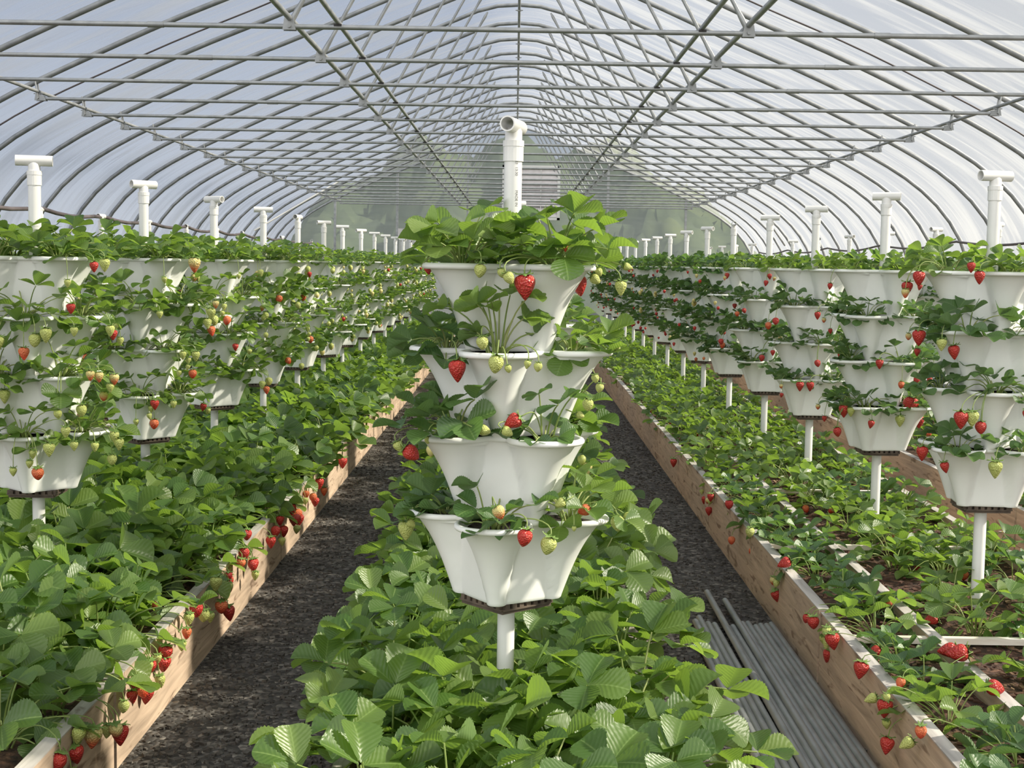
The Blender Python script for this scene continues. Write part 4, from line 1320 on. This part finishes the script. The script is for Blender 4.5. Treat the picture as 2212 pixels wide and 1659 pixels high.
# -- everything smaller or hidden: one mass of foliage
for (xs, y0, y1, st) in (((-.27, -.09, .09, .27), 5.05, 23.6, .26), ((-1.08, -1.27, -1.47, -1.68, -1.90), 6.75, 23.6, .27), ((1.095,), 6.85, 23.6, .28), ((1.34, 1.53, 1.73), 7.85, 23.6, .30), ((2.45, 2.75, 3.05, 3.4), 6.2, 23.6, .34), ((-2.75, -3.05, -3.4), 7.4, 23.6, .36)):
    for c, x in enumerate(xs):
        y = y0 + (st * .5 if c % 2 else 0)
        while y < y1:
            k_ = 'B' if x < 1 else 'S'
            stuff_list.append((k_, TR((x + pr.uniform(-.05, .05), y + pr.uniform(-.06, .06), SOILZ - .005), pr.uniform(0, 6.28), pr.uniform(.9, 1.12))))
            y += st


def lo_set(seed, berries, **kw):
    fol, stm = grow(seed, hi=False, **kw)
    out = MB()
    for src, mi in ((fol, 0), (stm, 1)):
        out.add(np.vstack(src.v), np.vstack(src.f), np.vstack(src.uv), mi)
    for (x, y, z, kind, size, sh) in berries:
        v, f = berry_arrays(sh, 8, 6)
        out.add(v * size + NP([x, y, z]), f, None, {'ripe': 2, 'green': 3, 'blush': 4, 'orange': 4}[kind])
    return np.vstack(out.v), np.vstack(out.f), np.vstack(out.uv), np.concatenate(out.mi)


LO = {
    'TL': [lo_set(600 + q, rim_berries(2, LK), n=16, plen=(.05, .14), Ls=(.046, .068), inc=(.15, 1.75), outward=.3) for q in range(6)],
    'TR': [lo_set(620 + q, rim_berries(1 + q % 2, RK), n=18, plen=(.045, .13), Ls=(.046, .068), inc=(.2, 1.75), outward=.25) for q in range(6)],
    'TLn': [lo_set(680 + q, [], n=15, plen=(.05, .13), Ls=(.046, .066), inc=(.15, 1.5)) for q in range(3)],
    'TRn': [lo_set(690 + q, [], n=11, plen=(.04, .10), Ls=(.044, .060), inc=(.2, 1.4)) for q in range(3)],
    'B': [lo_set(640 + q, [], n=16, plen=(.09, .225), Ls=(.068, .096), inc=(.08, 1.35)) for q in range(5)],
    'S': [lo_set(660 + q, ([(.09, .05, .04, 'ripe', .036, 0)] if q == 0 else []), n=11, plen=(.06, .15), Ls=(.05, .07), inc=(.1, 1.4)) for q in range(5)],
}
big = MB()
for kind, m4 in stuff_list:
    v, f, u, mi = pr.choice(LO[kind])
    A = NP(m4)
    mi = mi.copy()
    if kind in ('TR', 'TRn'):
        mi[mi == 0] = 5
    big.add(v @ A[:3, :3].T + A[:3, 3], f, u, mi)
tag(obj('strawberry_foliage', big.mesh('strawberry_foliage', [M['leaf'], M['stem'], M['ripe'], M['green'], M['blush'], M['leaf_dark']])), 'mass of strawberry leaves and fruit in the more distant beds and towers', 'foliage', 'distant strawberry plants', 'stuff')

# ------------------------------------------------------------------ light
w = bpy.data.worlds.new('sky'); SC.world = w; w.use_nodes = True
nt = w.node_tree; nt.nodes.clear()
wo = nt.nodes.new('ShaderNodeOutputWorld'); bg = nt.nodes.new('ShaderNodeBackground')
tc = nt.nodes.new('ShaderNodeTexCoord'); sp = nt.nodes.new('ShaderNodeSeparateXYZ')
nt.links.new(tc.outputs['Generated'], sp.inputs[0])
sky0 = ramp(nt, sp.outputs['Z'], [(0.0, (0.68, 0.72, 0.79)), (0.15, (0.44, 0.51, 0.65)), (0.5, (0.24, 0.32, 0.50)), (1.0, (0.30, 0.37, 0.52))])
fr = ramp(nt, N(nt, 'ShaderNodeMath', operation='ADD').outputs[0], [(0.0, (1, 1, 1)), (0.45, (1, 1, 1)), (1.0, (0, 0, 0))])
madd = [n for n in nt.nodes if n.type == 'MATH'][0]
madd.inputs[1].default_value = 1.0
nt.links.new(sp.outputs['Y'], madd.inputs[0])
mxs = N(nt, 'ShaderNodeMixRGB', blend_type='MIX')
nt.links.new(fr, mxs.inputs['Fac']); nt.links.new(sky0, mxs.inputs['Color1'])
mxs.inputs['Color2'].default_value = (2.3, 2.3, 2.25, 1)
sx = ramp(nt, sp.outputs['X'], [(0.0, (0, 0, 0)), (0.75, (1, 1, 1))])
mxx = N(nt, 'ShaderNodeMixRGB', blend_type='MIX')
nt.links.new(sx, mxx.inputs['Fac']); nt.links.new(mxs.outputs[0], mxx.inputs['Color1'])
mxx.inputs['Color2'].default_value = (0.44, 0.44, 0.435, 1)      # paler sky on the sun's side
sky = mxx.outputs[0]
nt.links.new(sky, bg.inputs['Color']); bg.inputs['Strength'].default_value = 1.0
nt.links.new(bg.outputs[0], wo.inputs[0])
sd = bpy.data.lights.new('sun', 'SUN'); sd.energy = 11.5; sd.angle = math.radians(3.0); sd.color = (1.0, 0.91, 0.74)
so = bpy.data.objects.new('sun', sd); COL.objects.link(so)
el, dl = math.radians(36), math.radians(1)
sv = Vector((math.cos(el) * math.cos(dl), math.cos(el) * math.sin(dl), math.sin(el)))
so.rotation_euler = sv.to_track_quat('Z', 'Y').to_euler()

SC.view_settings.view_transform = 'Standard'
SC.view_settings.look = 'None'
SC.view_settings.gamma = 1
SC.view_settings.use_curve_mapping = False
SC.view_settings.exposure = 0.0
SC.cycles.max_bounces = 8
SC.cycles.diffuse_bounces = 4
SC.cycles.transmission_bounces = 6
SC.cycles.transparent_max_bounces = 12
SC.cycles.caustics_reflective = False
SC.cycles.caustics_refractive = False
SC.cycles.use_denoising = True
